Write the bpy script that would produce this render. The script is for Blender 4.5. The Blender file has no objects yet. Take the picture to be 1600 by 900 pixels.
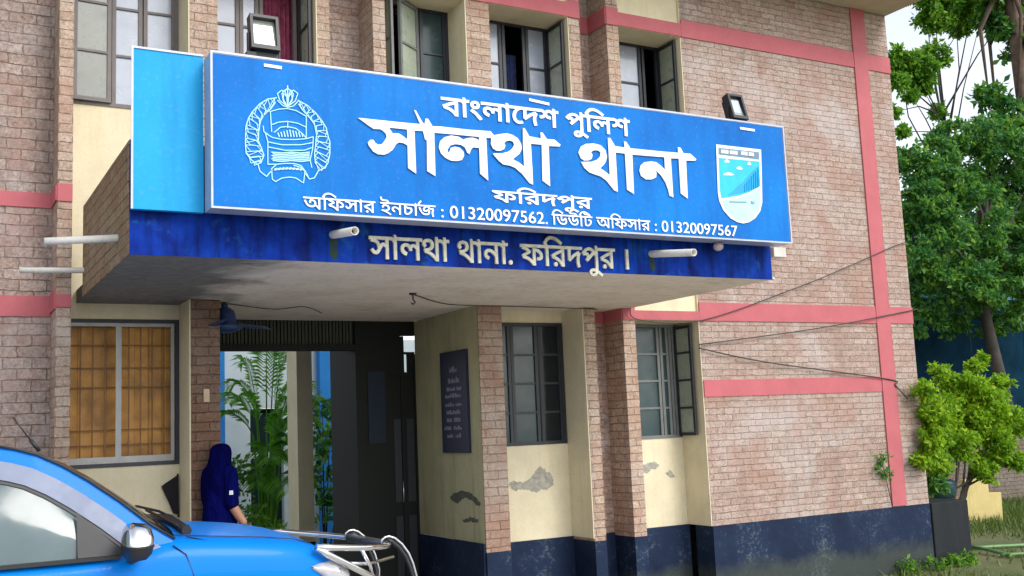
import bpy, bmesh, math, random
from mathutils import Vector, Matrix, noise
from mathutils.geometry import tessellate_polygon
import numpy as np
R = math.radians
scene = bpy.context.scene
COL = scene.collection

# ------------------------------------------------------------------ camera
cd = bpy.data.cameras.new('camera'); cam = bpy.data.objects.new('camera', cd); COL.objects.link(cam)
cd.sensor_width = 36.0; cd.lens = 37.436; cd.clip_start = 0.05; cd.clip_end = 2000
_r = Vector((0.87349, -0.485011, -0.042182)); _d = Vector((0.025986, 0.13297, -0.990779)); _f = Vector((0.486148, 0.86434, 0.128751))
cam.matrix_world = Matrix(((_r.x, -_d.x, -_f.x, 0.0), (_r.y, -_d.y, -_f.y, -9.4), (_r.z, -_d.z, -_f.z, 1.97), (0, 0, 0, 1)))
scene.camera = cam

# ------------------------------------------------------------------ daylight
SUN_EL, SUN_AZ = 40, 158          # azimuth: clockwise from +Y
world = bpy.data.worlds.new('World'); scene.world = world; world.use_nodes = True
nt = world.node_tree; nt.nodes.clear()
sky = nt.nodes.new('ShaderNodeTexSky'); sky.sky_type = 'NISHITA'; sky.sun_disc = False
sky.sun_elevation = R(SUN_EL); sky.sun_rotation = R(SUN_AZ); sky.dust_density = 1.2; sky.air_density = 1.0; sky.ozone_density = 1.0
hs = nt.nodes.new('ShaderNodeHueSaturation'); hs.inputs['Saturation'].default_value = 0.32
bg = nt.nodes.new('ShaderNodeBackground'); bg.inputs['Strength'].default_value = 0.15
wo = nt.nodes.new('ShaderNodeOutputWorld')
nt.links.new(sky.outputs[0], hs.inputs['Color']); nt.links.new(hs.outputs[0], bg.inputs[0]); nt.links.new(bg.outputs[0], wo.inputs[0])
sl = bpy.data.lights.new('sun', 'SUN'); sl.energy = 1.0; sl.angle = R(24); sl.color = (1.0, 0.95, 0.88)
so = bpy.data.objects.new('sun', sl); COL.objects.link(so)
sd = Vector((math.sin(R(SUN_AZ)) * math.cos(R(SUN_EL)), math.cos(R(SUN_AZ)) * math.cos(R(SUN_EL)), math.sin(R(SUN_EL))))
so.rotation_euler = (-sd).to_track_quat('-Z', 'Y').to_euler(); so.location = (0, 0, 30)
vs = scene.view_settings; vs.view_transform = 'Standard'; vs.look = 'None'; vs.gamma = 1.0; vs.use_curve_mapping = False
scene.display_settings.display_device = 'sRGB'
vs.exposure = 1.0

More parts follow.
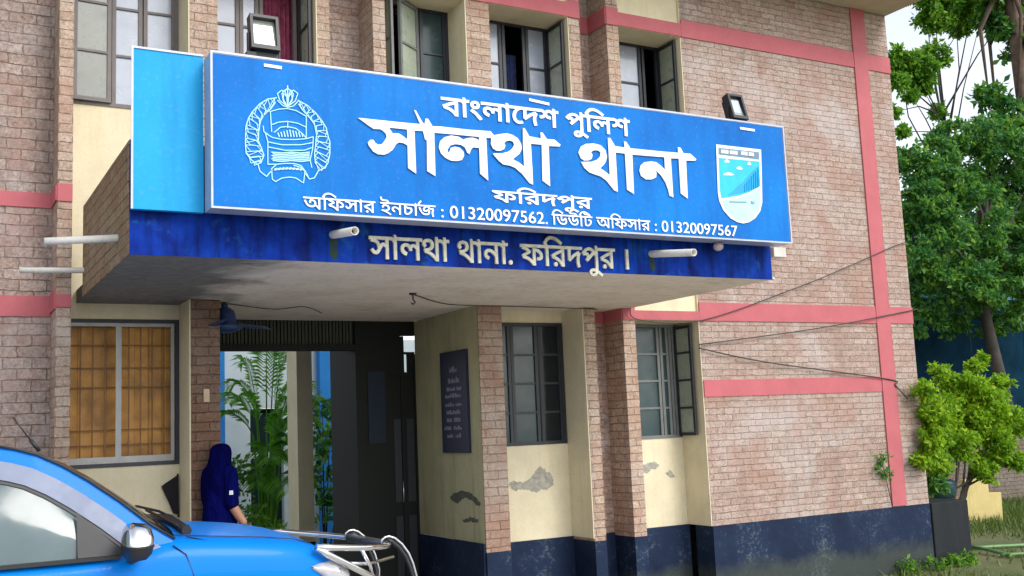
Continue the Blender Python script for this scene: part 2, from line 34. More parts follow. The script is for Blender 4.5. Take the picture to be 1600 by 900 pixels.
# ------------------------------------------------------------------ lettering outlines (metres or font units)
TEXT = {"L1":[[312,320,312,266,260,266,260,-9,207,-9,180,32,147,64,106,90,61,108,31,114,7,174,114,230,237,274,208,224,203,266,-14,266,-14,320],[206,254,237,219,132,178,83,154,116,144,157,123,202,86,235,36,206,35,204,71],[445,320,445,266,392,266,392,-9,336,-9,336,232,318,259,284,269,284,321,320,316,340,304,341,297,336,353,378,353,389,320],[491,170,568,109,633,31,656,-8,608,-32,535,62,455,123],[461,243,466,271,484,299,507,314,540,320,574,314,597,299,615,271,620,243,615,215,597,187,574,172,540,165,507,172,484,187,466,214],[514,242,516,231,521,224,540,217,560,224,567,244,565,255,561,262,541,269,522,262],[1029,320,1029,266,977,266,977,-9,920,-9,920,168,941,139,896,177,883,180,868,177,859,164,859,127,811,123,801,159,787,177,765,187,743,186,730,177,724,163,725,148,735,131,782,105,762,52,723,68,696,87,676,111,667,135,667,183,676,204,697,225,738,241,781,239,817,223,851,186,812,182,827,212,847,228,889,234,930,214,947,201,926,174,921,266,636,266,636,320],[1162,320,1162,266,1110,266,1110,-9,1054,-9,1054,232,1035,259,1002,269,1002,321,1038,316,1057,304,1058,297,1053,353,1096,353,1107,320],[1336,320,1336,268,1309,264,1282,249,1261,230,1242,205,1226,166,1222,131,1226,92,1242,62,1259,49,1278,44,1298,45,1326,57,1352,12,1330,-1,1303,-10,1270,-11,1248,-7,1219,7,1184,46,1166,103,1168,171,1192,230,1234,275,1284,302,1259,269,1134,266,1134,320],[1637,320,1637,266,1410,266,1406,109,1382,138,1425,179,1471,211,1522,238,1561,254,1602,213,1581,163,1574,116,1577,64,1593,-2,1538,-14,1521,61,1517,125,1529,185,1543,217,1572,204,1477,149,1393,76,1354,103,1354,266,1308,266,1308,320],[1975,320,1975,266,1923,266,1923,-9,1866,-9,1867,280,1866,353,1908,353,1920,320],[1804,324,1849,313,1884,282,1899,257,1892,184,1864,229,1845,251,1825,265,1812,268,1790,267,1777,258,1771,241,1774,221,1783,210,1793,204,1839,196,1834,139,1784,148,1753,165,1732,189,1723,220,1724,263,1737,292,1764,315],[1662,324,1698,317,1730,297,1747,268,1753,223,1742,187,1722,163,1691,146,1642,140,1637,196,1674,201,1693,211,1701,220,1704,234,1702,249,1695,259,1668,268,1615,263,1609,318],[2472,320,2472,266,2420,266,2420,-9,2364,-9,2370,216,2392,150,2334,218,2303,249,2280,263,2249,269,2227,266,2208,257,2170,231,2187,242,2207,240,2231,229,2251,195,2250,147,2217,159,2261,204,2331,271,2368,231,2214,85,2171,125,2219,171,2198,125,2200,162,2201,174,2197,183,2190,189,2181,190,2147,180,2099,225,2146,279,2185,307,2236,323,2292,316,2339,286,2399,211,2367,216,2365,231,2363,353,2405,353,2417,320],[2315,-142,2283,-136,2261,-124,2244,-104,2239,-83,2241,-57,2254,-34,2278,-18,2299,-12,2343,-12,2394,-26,2445,-54,2516,-107,2482,-148,2415,-97,2372,-73,2334,-62,2303,-63,2293,-73,2293,-82,2296,-87,2312,-93,2337,-88,2351,-77,2359,-61,2364,13,2421,13,2417,-57,2399,-103,2363,-133],[2605,320,2605,266,2553,266,2553,-9,2496,-9,2496,266,2444,266,2444,320,2483,319,2457,352,2491,403,2520,434,2557,457,2590,466,2633,467,2676,458,2718,441,2766,411,2824,367,2792,326,2714,383,2664,407,2613,413,2571,401,2545,380,2523,347,2543,320],[2971,320,2971,266,2918,266,2918,-9,2862,-9,2862,168,2883,139,2838,177,2824,180,2809,177,2801,164,2800,127,2752,123,2743,159,2728,177,2706,187,2685,186,2671,177,2665,163,2666,148,2677,131,2723,105,2704,52,2664,68,2637,87,2618,111,2608,135,2608,183,2618,204,2638,225,2680,241,2722,239,2759,223,2793,186,2754,182,2769,212,2789,228,2830,234,2872,214,2889,201,2868,174,2862,266,2578,266,2578,320],[3310,320,3310,266,3257,266,3257,-9,3200,-9,3201,280,3200,353,3242,353,3254,320],[3138,324,3183,313,3218,282,3233,257,3226,184,3198,229,3179,251,3159,265,3146,268,3124,267,3111,258,3105,241,3108,221,3117,210,3127,204,3173,196,3168,139,3118,148,3087,165,3066,189,3057,220,3058,263,3071,292,3098,315],[2996,324,3032,317,3064,297,3081,268,3087,223,3076,187,3056,163,3025,146,2976,140,2971,196,3008,201,3027,211,3035,220,3038,234,3036,249,3029,259,3002,268,2949,263,2943,318]],"L3":[[431,318,431,268,63,268,54,274,110,267,160,233,175,219,178,184,60,123,46,149,84,142,148,118,191,90,218,62,215,262,266,260,309,251,341,238,368,218,386,198,400,170,403,138,396,110,381,90,344,73,291,75,294,124,330,124,346,133,350,144,347,162,340,175,319,193,287,206,268,209,268,-7,219,-7,181,37,147,62,94,86,37,100,15,155,112,207,79,226,14,247,42,299,48,268,-12,268,-12,318],[564,318,564,268,511,268,511,-7,459,-7,459,268,407,268,407,318,447,317,420,352,454,402,482,433,518,455,551,464,594,465,636,456,677,440,725,410,781,367,752,329,675,385,625,409,573,415,530,403,504,381,481,347,502,318],[862,318,862,268,810,268,810,-7,760,-7,734,33,700,66,659,92,613,109,585,115,562,173,667,228,786,271,761,227,757,268,540,268,540,318],[760,250,786,220,684,180,631,153,667,143,708,121,752,84,783,37,760,37,758,71],[644,-10,618,0,607,26,618,53,644,64,671,53,682,26,671,0],[1164,318,1164,268,936,268,934,113,913,137,955,177,1000,209,1052,236,1089,251,1128,213,1108,164,1101,116,1103,64,1120,0,1068,-12,1051,62,1048,125,1059,184,1073,214,1096,203,1004,151,921,79,884,104,884,268,838,268,838,318],[1521,318,1521,268,1469,268,1469,-7,1416,-7,1421,212,1441,154,1386,220,1355,251,1331,265,1300,271,1277,268,1258,259,1218,229,1238,240,1266,235,1281,227,1300,194,1299,150,1271,160,1313,203,1382,268,1416,231,1265,88,1225,125,1271,169,1248,126,1253,162,1254,175,1250,184,1242,190,1232,192,1199,182,1153,226,1199,277,1237,306,1288,321,1342,314,1389,285,1447,213,1420,218,1418,231,1416,351,1455,351,1466,318],[1366,-140,1335,-134,1313,-122,1297,-103,1292,-83,1294,-57,1307,-35,1330,-20,1350,-14,1394,-14,1445,-28,1495,-56,1564,-107,1533,-145,1467,-95,1424,-71,1385,-60,1353,-61,1342,-72,1342,-83,1345,-88,1363,-95,1389,-90,1403,-78,1412,-61,1417,11,1469,11,1466,-57,1448,-102,1413,-131],[1820,318,1820,268,1767,268,1767,-7,1718,-7,1691,33,1658,66,1617,92,1571,109,1542,115,1519,173,1624,228,1744,271,1718,227,1715,268,1498,268,1498,318],[1717,250,1743,220,1641,180,1588,153,1625,143,1665,121,1710,84,1741,37,1718,37,1715,71],[1602,-10,1575,0,1564,26,1575,53,1602,64,1629,53,1640,26,1629,0]],"L4a":[[454,314,454,272,402,272,402,-3,359,-3,329,42,275,89,290,128,333,95,360,60,358,272,-8,272,-8,314],[188,42,132,54,101,72,81,91,44,143,10,223,53,237,78,173,105,129,135,102,169,88,206,87,237,98,255,118,262,144,255,183,247,195,230,208,210,212,193,209,183,200,180,186,184,163,140,154,133,200,147,231,166,244,189,251,235,250,259,239,284,217,301,185,306,157,300,112,277,74,235,49],[170,229,155,258,117,277,132,304,182,285,207,261,215,231],[588,314,588,272,535,272,535,-3,490,-3,490,272,438,272,438,314,482,314,453,352,484,399,512,430,547,451,579,460,621,461,663,453,703,436,751,406,803,366,779,334,705,388,653,413,600,419,556,406,528,384,503,347,528,314],[1006,314,1006,272,644,272,635,277,687,263,737,230,750,217,753,186,641,129,632,144,662,138,725,114,768,87,801,55,799,258,845,256,888,247,918,234,945,215,962,195,975,169,978,138,972,111,958,93,923,77,875,79,878,120,911,120,929,131,933,144,931,163,923,177,900,196,867,209,844,213,844,-3,801,-3,763,40,728,66,675,90,619,103,600,153,700,207,661,230,599,249,620,291,623,272,572,272,572,314],[1348,314,1348,272,1295,272,1295,-3,1251,-3,1252,182,1268,140,1226,182,1215,184,1203,180,1144,87,1128,71,1109,62,1083,61,1057,71,1036,90,1012,123,1047,144,1074,109,1089,105,1101,108,1119,127,1169,208,1196,226,1212,227,1233,221,1272,185,1254,183,1253,190,1251,272,990,272,990,314],[1133,130,1119,195,1103,218,1077,233,1014,245,1023,289,1107,264,1140,240,1153,213,1159,178],[1480,314,1480,272,1428,272,1428,-3,1384,-3,1384,234,1363,265,1332,273,1332,314,1360,310,1377,299,1386,285,1383,347,1416,347,1427,314],[1778,314,1778,272,1726,272,1726,-3,1683,-3,1657,36,1623,69,1582,95,1535,113,1508,119,1487,171,1589,225,1701,266,1683,235,1682,272,1465,272,1465,314],[1683,243,1700,222,1602,183,1543,153,1586,139,1626,118,1670,82,1697,41,1684,41,1682,71],[1565,-6,1541,3,1532,26,1541,50,1565,59,1589,50,1598,26,1589,3],[2086,308,2081,332,2070,343,1968,350,1944,357,1925,369,1905,404,1904,459,1947,456,1946,443,1949,411,1965,395,1988,389,2075,386,2109,369,2122,346,2128,308],[2031,253,2077,247,2111,230,2136,198,2145,163,2137,124,2115,95,2078,76,2022,68,2032,80,2090,56,2184,-4,2157,-35,2090,11,2039,39,1995,57,1929,75,1938,115,1986,106,2034,106,2072,116,2092,134,2098,151,2098,168,2086,193,2051,210,2009,210,1989,197,1987,185,1990,167,1948,158,1941,190,1947,216,1967,237,1999,250],[1995,229,1980,258,1942,277,1957,304,2007,285,2032,261,2040,231],[2182,314,2182,272,1902,272,1902,314],[2484,314,2484,272,2432,272,2432,-3,2387,-3,2387,122,2401,88,2354,139,2314,165,2295,171,2271,171,2253,163,2245,152,2242,137,2246,120,2259,107,2286,93,2264,52,2226,75,2202,104,2194,139,2203,175,2226,200,2257,212,2294,214,2332,202,2366,180,2406,141,2390,136,2388,155,2388,272,2166,272,2166,314],[2768,314,2768,272,2566,272,2569,70,2576,58,2588,52,2611,52,2628,57,2655,74,2679,103,2691,131,2690,160,2678,169,2631,173,2597,184,2571,202,2554,223,2560,273,2586,239,2603,226,2633,216,2698,211,2718,201,2732,183,2738,143,2723,93,2693,52,2645,19,2613,10,2578,10,2550,21,2533,40,2525,59,2521,87,2521,272,2468,272,2468,314],[2901,314,2901,272,2848,272,2848,-3,2804,-3,2804,234,2783,265,2752,273,2752,314,2780,310,2798,299,2807,285,2804,347,2836,347,2847,314],[3094,28,3055,33,3027,43,3001,59,2976,82,2934,150,2904,235,2947,246,2973,172,3001,121,3034,90,3073,74,3117,74,3149,88,3162,107,3166,124,3165,152,3154,182,3194,181,3161,151,3133,135,3102,126,3076,126,3053,133,3031,151,3020,179,3021,208,3041,246,3084,275,2885,272,2885,314,3360,314,3360,272,3161,274,3106,245,3077,221,3064,193,3065,179,3073,171,3087,167,3109,171,3154,201,3200,185,3210,143,3206,94,3184,58,3143,35],[3297,102,3300,56,3315,3,3271,-7,3257,53,3252,101,3255,152,3267,191,3214,198,3172,217,3147,241,3126,274,3170,283,3191,256,3215,241,3251,233,3298,234,3319,196,3301,151],[3545,232,3522,222,3512,199,3522,176,3545,166,3568,176,3578,199,3568,222],[3545,59,3522,49,3512,26,3522,2,3545,-8,3568,2,3578,26,3568,49],[3977,170,3973,220,3963,264,3946,299,3924,326,3896,343,3864,349,3832,343,3804,326,3782,299,3765,264,3755,220,3751,170,3755,121,3765,77,3782,42,3804,15,3832,-2,3864,-8,3896,-2,3924,15,3946,42,3963,77,3973,121],[3922,170,3920,134,3906,77,3894,60,3880,49,3864,45,3848,49,3834,60,3822,77,3808,134,3806,170,3808,207,3822,264,3834,281,3848,292,3864,296,3880,292,3894,281,3906,264,3920,207],[4142,344,4087,344,4087,-3,4142,-3],[4276,280,4311,293,4337,296,4367,290,4387,274,4393,248,4386,223,4365,207,4326,201,4326,151,4351,149,4382,136,4391,125,4399,96,4392,69,4374,51,4362,47,4323,48,4268,73,4268,13,4319,-5,4374,-4,4401,6,4423,22,4440,44,4450,69,4454,99,4442,150,4419,175,4407,181,4438,209,4447,238,4445,283,4436,305,4420,324,4399,337,4374,346,4345,349,4310,345,4276,333],[4725,50,4597,49,4655,123,4690,183,4701,239,4697,269,4687,296,4671,318,4649,335,4623,345,4593,349,4552,340,4510,315,4511,246,4554,285,4590,294,4618,287,4638,265,4644,251,4645,220,4635,186,4606,137,4501,-3,4725,-3],[4977,170,4973,220,4963,264,4946,299,4924,326,4896,343,4864,349,4832,343,4804,326,4782,299,4765,264,4755,220,4751,170,4755,121,4765,77,4782,42,4804,15,4832,-2,4864,-8,4896,-2,4924,15,4946,42,4963,77,4973,121],[4922,170,4920,134,4906,77,4894,60,4880,49,4864,45,4848,49,4834,60,4822,77,4808,134,4806,170,4808,207,4822,264,4834,281,4848,292,4864,296,4880,292,4894,281,4906,264,4920,207],[5227,170,5223,220,5213,264,5196,299,5174,326,5146,343,5114,349,5082,343,5054,326,5032,299,5015,264,5005,220,5001,170,5005,121,5015,77,5032,42,5054,15,5082,-2,5114,-8,5146,-2,5174,15,5196,42,5213,77,5223,121],[5172,170,5170,134,5156,77,5144,60,5130,49,5114,45,5098,49,5084,60,5072,77,5058,134,5056,170,5058,207,5072,264,5084,281,5098,292,5114,296,5130,292,5144,281,5156,264,5170,207],[5332,-9,5372,21,5406,55,5434,94,5455,136,5468,178,5473,221,5469,256,5458,286,5441,312,5419,332,5392,344,5361,349,5331,344,5304,333,5283,316,5267,295,5257,270,5254,245,5257,217,5267,193,5283,172,5303,156,5327,146,5354,142,5382,146,5402,155,5385,117,5370,95,5328,53,5298,32],[5309,245,5316,271,5335,289,5362,296,5376,294,5389,288,5409,266,5414,253,5416,225,5414,212,5397,202,5371,195,5349,196,5336,201,5317,220],[5739,344,5510,344,5510,292,5656,292,5532,13,5581,-8],[5944,344,5786,344,5786,160,5824,165,5853,163,5876,154,5892,140,5902,123,5906,104,5897,74,5872,53,5857,47,5814,48,5761,72,5761,14,5818,-5,5878,-4,5906,7,5929,24,5946,47,5957,74,5961,105,5957,135,5946,163,5927,186,5902,202,5870,212,5837,214,5837,294,5944,294],[6148,350,6105,316,6070,281,6043,242,6024,202,6012,160,6008,116,6012,82,6022,52,6039,27,6062,8,6089,-3,6121,-8,6148,-4,6173,7,6194,24,6210,45,6221,70,6225,97,6221,125,6212,150,6196,171,6177,186,6153,196,6126,200,6095,196,6077,187,6084,205,6114,251,6155,290,6181,307],[6065,130,6098,146,6131,146,6143,141,6162,123,6169,98,6163,70,6145,52,6118,45,6102,48,6074,68,6066,85,6062,106],[6475,50,6347,49,6405,123,6440,183,6451,239,6447,269,6437,296,6421,318,6399,335,6373,345,6343,349,6302,340,6260,315,6261,246,6304,285,6340,294,6368,287,6388,265,6394,251,6395,220,6385,186,6356,137,6251,-3,6475,-3],[6544,59,6520,49,6510,26,6520,2,6544,-8,6567,2,6577,26,6567,49]],"L4b":[[141,314,141,272,89,272,89,-3,44,-3,44,272,-8,272,-8,314,36,314,6,352,38,399,66,430,100,451,132,460,174,461,216,453,256,436,304,406,357,366,332,334,259,388,207,413,154,419,110,406,82,384,57,347,81,314],[497,314,497,272,314,272,314,182,321,164,332,161,348,167,369,185,396,219,429,224,448,190,460,156,464,112,450,64,417,29,378,13,330,9,289,17,251,36,217,68,174,142,144,235,187,246,221,147,259,87,277,72,306,58,340,53,363,55,392,66,415,94,419,112,418,142,412,164,396,188,428,200,400,158,368,130,335,118,304,123,284,137,272,163,270,272,125,272,125,314],[741,308,733,335,720,344,596,349,570,355,551,366,535,382,526,404,525,457,568,456,567,443,571,409,590,393,615,389,724,387,759,373,775,351,783,308],[853,314,853,272,670,272,670,182,677,164,688,161,704,167,725,185,752,219,785,224,804,190,816,156,820,112,806,64,773,29,734,13,686,9,645,17,607,36,573,68,530,142,500,235,543,246,577,147,615,87,633,72,662,58,696,53,719,55,748,66,771,94,775,112,774,142,768,164,752,188,784,200,756,158,724,130,691,118,660,123,640,137,628,163,626,272,481,272,481,314],[986,314,986,272,934,272,934,-3,889,-3,889,272,837,272,837,314,881,314,851,352,883,399,911,430,945,451,977,460,1019,461,1061,453,1101,436,1149,406,1202,366,1177,334,1104,388,1052,413,999,419,955,406,927,384,902,347,926,314],[1269,314,1269,272,1067,272,1067,96,1072,65,1085,54,1106,51,1130,57,1151,70,1184,110,1194,150,1191,166,1182,176,1163,179,1134,175,1128,216,1151,221,1196,219,1216,209,1228,197,1237,174,1240,151,1229,102,1202,59,1154,22,1106,9,1060,17,1036,37,1024,71,1023,272,970,272,970,314],[1173,308,1166,335,1153,344,1051,349,1026,355,1002,369,981,404,980,459,1024,456,1022,441,1025,411,1042,395,1071,389,1156,387,1192,373,1208,351,1215,308],[1855,314,1855,272,1802,272,1802,-3,1759,-3,1730,42,1675,89,1690,128,1733,95,1760,60,1758,272,1392,272,1392,314],[1588,42,1533,54,1501,72,1482,91,1445,143,1411,223,1453,237,1479,173,1505,129,1535,102,1570,88,1606,87,1637,98,1655,118,1662,144,1656,183,1648,195,1631,208,1610,212,1593,209,1583,200,1580,186,1585,163,1541,154,1533,200,1547,231,1566,244,1589,251,1635,250,1660,239,1685,217,1701,185,1706,157,1701,112,1677,74,1636,49],[1571,229,1556,258,1518,277,1533,304,1583,285,1607,261,1616,231],[1988,314,1988,272,1936,272,1936,-3,1891,-3,1891,272,1839,272,1839,314,1883,314,1853,352,1885,399,1913,430,1947,451,1979,460,2021,461,2063,453,2103,436,2151,406,2204,366,2179,334,2106,388,2054,413,2001,419,1957,406,1929,384,1904,347,1928,314],[2407,314,2407,272,2044,272,2036,277,2088,263,2137,230,2151,217,2154,186,2041,129,2032,144,2063,138,2126,114,2168,87,2201,55,2199,258,2245,256,2288,247,2319,234,2346,215,2363,195,2376,169,2379,138,2372,111,2359,93,2324,77,2275,79,2278,120,2317,121,2329,131,2334,144,2331,163,2323,177,2301,196,2268,209,2244,213,2244,-3,2201,-3,2163,40,2129,66,2076,90,2020,103,2000,153,2100,207,2061,230,2000,249,2020,291,2024,272,1972,272,1972,314],[2748,314,2748,272,2696,272,2696,-3,2651,-3,2653,182,2669,140,2626,182,2615,184,2604,180,2545,87,2529,71,2510,62,2484,61,2458,71,2436,90,2412,123,2448,144,2474,109,2489,105,2501,108,2520,127,2570,208,2596,226,2612,227,2633,221,2673,185,2654,183,2653,190,2651,272,2391,272,2391,314],[2534,130,2519,195,2504,218,2478,233,2414,245,2423,289,2508,264,2540,240,2553,213,2560,178],[2881,314,2881,272,2828,272,2828,-3,2784,-3,2784,234,2763,265,2732,273,2732,314,2760,310,2778,299,2787,285,2784,347,2816,347,2827,314],[3179,314,3179,272,3126,272,3126,-3,3083,-3,3058,36,3024,69,2982,95,2935,113,2909,119,2888,171,2990,225,3101,266,3084,235,3082,272,2865,272,2865,314],[3083,243,3100,222,3003,183,2944,153,2987,139,3027,118,3070,82,3097,41,3085,41,3083,71],[2966,-6,2942,3,2932,26,2942,50,2966,59,2989,50,2999,26,2989,3],[3364,232,3341,222,3331,199,3341,176,3364,166,3388,176,3398,199,3388,222],[3364,59,3341,49,3331,26,3341,2,3364,-8,3388,2,3398,26,3388,49],[3797,170,3793,220,3782,264,3766,299,3743,326,3716,343,3684,349,3651,343,3624,326,3601,299,3585,264,3574,220,3570,170,3574,121,3585,77,3601,42,3624,15,3651,-2,3684,-8,3716,-2,3743,15,3766,42,3782,77,3793,121],[3741,170,3740,134,3725,77,3714,60,3700,49,3684,45,3667,49,3653,60,3642,77,3627,134,3626,170,3627,207,3642,264,3653,281,3667,292,3684,296,3700,292,3714,281,3725,264,3740,207],[3962,344,3906,344,3906,-3,3962,-3],[4096,280,4131,293,4157,296,4187,290,4206,274,4213,248,4206,223,4185,207,4146,201,4146,151,4170,149,4201,136,4211,125,4218,96,4212,69,4194,51,4182,47,4142,48,4087,73,4087,13,4139,-5,4193,-4,4220,6,4242,22,4259,44,4270,69,4274,99,4261,150,4239,175,4227,181,4258,209,4267,238,4265,283,4255,305,4240,324,4219,337,4194,346,4164,349,4129,345,4096,333],[4544,50,4416,49,4475,123,4509,183,4520,239,4516,269,4506,296,4490,318,4469,335,4443,345,4413,349,4372,340,4329,315,4330,246,4374,285,4409,294,4438,287,4458,265,4463,251,4464,220,4455,186,4425,137,4320,-3,4544,-3],[4797,170,4793,220,4782,264,4766,299,4743,326,4716,343,4684,349,4651,343,4624,326,4601,299,4585,264,4574,220,4570,170,4574,121,4585,77,4601,42,4624,15,4651,-2,4684,-8,4716,-2,4743,15,4766,42,4782,77,4793,121],[4741,170,4740,134,4725,77,4714,60,4700,49,4684,45,4667,49,4653,60,4642,77,4627,134,4626,170,4627,207,4642,264,4653,281,4667,292,4684,296,4700,292,4714,281,4725,264,4740,207],[5047,170,5043,220,5032,264,5016,299,4993,326,4966,343,4934,349,4901,343,4874,326,4851,299,4835,264,4824,220,4820,170,4824,121,4835,77,4851,42,4874,15,4901,-2,4934,-8,4966,-2,4993,15,5016,42,5032,77,5043,121],[4991,170,4990,134,4975,77,4964,60,4950,49,4934,45,4917,49,4903,60,4892,77,4877,134,4876,170,4877,207,4892,264,4903,281,4917,292,4934,296,4950,292,4964,281,4975,264,4990,207],[5152,-9,5192,21,5225,55,5253,94,5274,136,5287,178,5292,221,5288,256,5278,286,5261,312,5238,332,5211,344,5181,349,5150,344,5124,333,5103,316,5087,295,5077,270,5073,245,5077,217,5087,193,5102,172,5122,156,5146,146,5173,142,5201,146,5222,155,5205,117,5190,95,5147,53,5118,32],[5129,245,5135,271,5154,289,5182,296,5196,294,5208,288,5228,266,5233,253,5235,225,5233,212,5216,202,5191,195,5169,196,5156,201,5136,220],[5558,344,5330,344,5330,292,5476,292,5352,13,5401,-8],[5764,344,5606,344,5606,160,5644,165,5673,163,5695,154,5712,140,5722,123,5725,104,5716,74,5692,53,5676,47,5634,48,5580,72,5580,14,5638,-5,5697,-4,5725,7,5748,24,5766,47,5777,74,5781,105,5777,135,5765,163,5746,186,5721,202,5690,212,5656,214,5656,294,5764,294],[5968,350,5924,316,5890,281,5863,242,5843,202,5831,160,5827,116,5831,82,5842,52,5859,27,5881,8,5909,-3,5941,-8,5968,-4,5992,7,6013,24,6030,45,6040,70,6044,97,6041,125,6031,150,6016,171,5996,186,5972,196,5945,200,5915,196,5896,187,5904,205,5934,251,5975,290,6001,307],[5884,130,5918,146,5950,146,5963,141,5982,123,5989,98,5982,70,5964,52,5937,45,5921,48,5894,68,5885,85,5882,106],[6308,344,6080,344,6080,292,6226,292,6102,13,6151,-8]],"L5":[[352,317,352,270,300,270,300,-6,249,-6,253,188,273,135,226,179,216,181,207,177,148,85,131,68,112,59,84,58,57,68,35,88,9,124,50,148,77,112,90,108,101,111,119,129,168,210,196,229,214,230,236,223,279,183,253,180,251,190,249,270,-11,270,-11,317],[134,124,118,194,103,216,78,230,12,243,22,293,110,267,144,242,157,214,164,177],[485,317,485,270,432,270,432,-6,382,-6,382,233,362,262,330,271,330,318,362,313,381,302,386,291,382,350,419,350,430,317],[850,317,850,270,798,270,798,-6,747,-6,747,168,762,144,722,180,707,183,690,179,680,165,680,130,637,127,628,160,613,179,589,190,566,189,552,179,545,164,546,147,557,128,602,103,584,56,548,71,522,89,503,113,494,135,494,182,503,202,523,222,563,238,604,237,639,220,670,188,641,185,654,210,673,225,712,231,753,212,767,200,752,179,748,270,463,270,463,317],[1173,317,1173,270,1120,270,1120,-6,1073,-6,1035,39,990,76,946,99,892,114,879,175,914,153,977,135,1036,100,1072,60,1070,350,1107,350,1118,317],[945,319,992,311,1014,299,1030,282,1045,240,1037,194,1021,173,999,156,938,134,918,131,890,137,877,170,951,184,970,193,986,209,993,233,987,254,972,267,952,271,925,269,908,258,905,242,922,224,894,183,865,208,854,235,855,267,872,294,903,312],[1306,317,1306,270,1254,270,1254,-6,1203,-6,1203,233,1183,262,1151,271,1151,318,1183,313,1202,302,1207,291,1203,350,1240,350,1251,317],[1768,317,1768,270,1715,270,1715,-6,1668,-6,1630,39,1584,76,1541,99,1487,114,1473,175,1509,153,1571,135,1630,100,1667,60,1664,350,1701,350,1713,317],[1540,319,1587,311,1609,299,1625,282,1640,240,1632,194,1616,173,1593,156,1533,134,1513,131,1485,137,1472,170,1545,184,1565,193,1581,209,1587,233,1582,254,1566,267,1547,271,1519,269,1502,258,1499,242,1517,224,1488,183,1460,208,1448,235,1450,267,1466,294,1497,312],[1900,317,1900,270,1848,270,1848,-6,1798,-6,1798,233,1778,262,1746,271,1746,318,1778,313,1796,302,1801,291,1797,350,1835,350,1846,317],[2202,317,2202,270,2150,270,2150,-6,2100,-6,2100,122,2119,83,2067,136,2028,162,2010,168,1987,168,1970,161,1962,151,1960,137,1964,122,1976,109,2005,95,1980,48,1939,72,1915,102,1906,139,1915,177,1939,202,1971,215,2009,217,2049,205,2083,183,2126,139,2103,132,2100,155,2100,270,1878,270,1878,317],[2335,317,2335,270,2283,270,2283,-6,2233,-6,2233,233,2213,262,2181,271,2181,318,2213,313,2231,302,2236,291,2232,350,2270,350,2281,317],[2379,62,2353,51,2343,26,2353,0,2379,-11,2405,0,2415,26,2405,51],[3003,317,3003,270,2636,270,2627,275,2682,266,2732,233,2747,219,2750,185,2633,125,2620,148,2657,141,2720,117,2763,89,2792,61,2789,261,2839,259,2882,250,2913,237,2941,217,2958,197,2972,170,2975,138,2968,110,2954,91,2917,74,2865,76,2868,123,2904,123,2920,133,2924,144,2921,162,2914,175,2892,194,2860,207,2840,210,2840,-6,2793,-6,2754,37,2720,63,2668,87,2611,101,2589,154,2687,207,2653,227,2589,247,2614,297,2620,270,2562,270,2562,317],[3136,317,3136,270,3084,270,3084,-6,3033,-6,3033,270,2981,270,2981,317,3022,316,2995,352,3027,401,3056,432,3091,454,3124,463,3166,464,3209,455,3250,439,3298,409,3353,367,3325,330,3249,386,3198,410,3146,416,3103,404,3076,382,3052,347,3075,317],[3434,317,3434,270,3382,270,3382,-6,3334,-6,3307,34,3274,66,3233,93,3186,110,3159,116,3136,172,3240,227,3358,270,3334,229,3331,270,3114,270,3114,317],[3333,248,3357,220,3256,181,3202,153,3240,142,3280,120,3324,84,3355,38,3334,38,3332,71],[3218,-9,3192,0,3181,26,3192,52,3218,62,3243,52,3254,26,3243,0],[3735,317,3735,270,3508,270,3506,115,3488,137,3529,177,3574,208,3625,235,3662,250,3700,212,3680,164,3673,116,3675,64,3691,1,3642,-11,3625,62,3622,125,3633,184,3646,213,3667,203,3577,152,3494,80,3458,104,3458,270,3412,270,3412,317],[4094,317,4094,270,4041,270,4041,-6,3991,-6,3995,210,4013,155,3960,220,3929,252,3905,266,3873,272,3850,269,3830,260,3789,228,3811,239,3839,234,3853,226,3872,194,3871,152,3846,160,3887,202,3955,267,3988,231,3838,89,3799,125,3845,168,3820,127,3827,162,3828,175,3824,185,3815,191,3805,193,3772,183,3727,226,3772,277,3810,305,3861,320,3915,313,3961,284,4018,214,3993,218,3992,231,3990,350,4027,350,4039,317],[3939,-139,3908,-133,3887,-121,3871,-103,3866,-83,3868,-58,3881,-36,3903,-21,3923,-15,3967,-15,4017,-29,4067,-57,4136,-107,4105,-144,4040,-94,3997,-70,3958,-59,3926,-60,3914,-72,3914,-83,3918,-89,3936,-96,3963,-91,3977,-78,3986,-62,3991,10,4041,10,4038,-57,4020,-101,3986,-130],[4392,317,4392,270,4339,270,4339,-6,4291,-6,4265,34,4231,66,4190,93,4144,110,4116,116,4093,172,4198,227,4315,270,4292,229,4288,270,4071,270,4071,317],[4291,248,4315,220,4214,181,4159,153,4197,142,4238,120,4282,84,4312,38,4291,38,4289,71],[4175,-9,4149,0,4139,26,4149,52,4175,62,4201,52,4211,26,4201,0],[4610,317,4663,317,4663,-6,4610,-6]]}
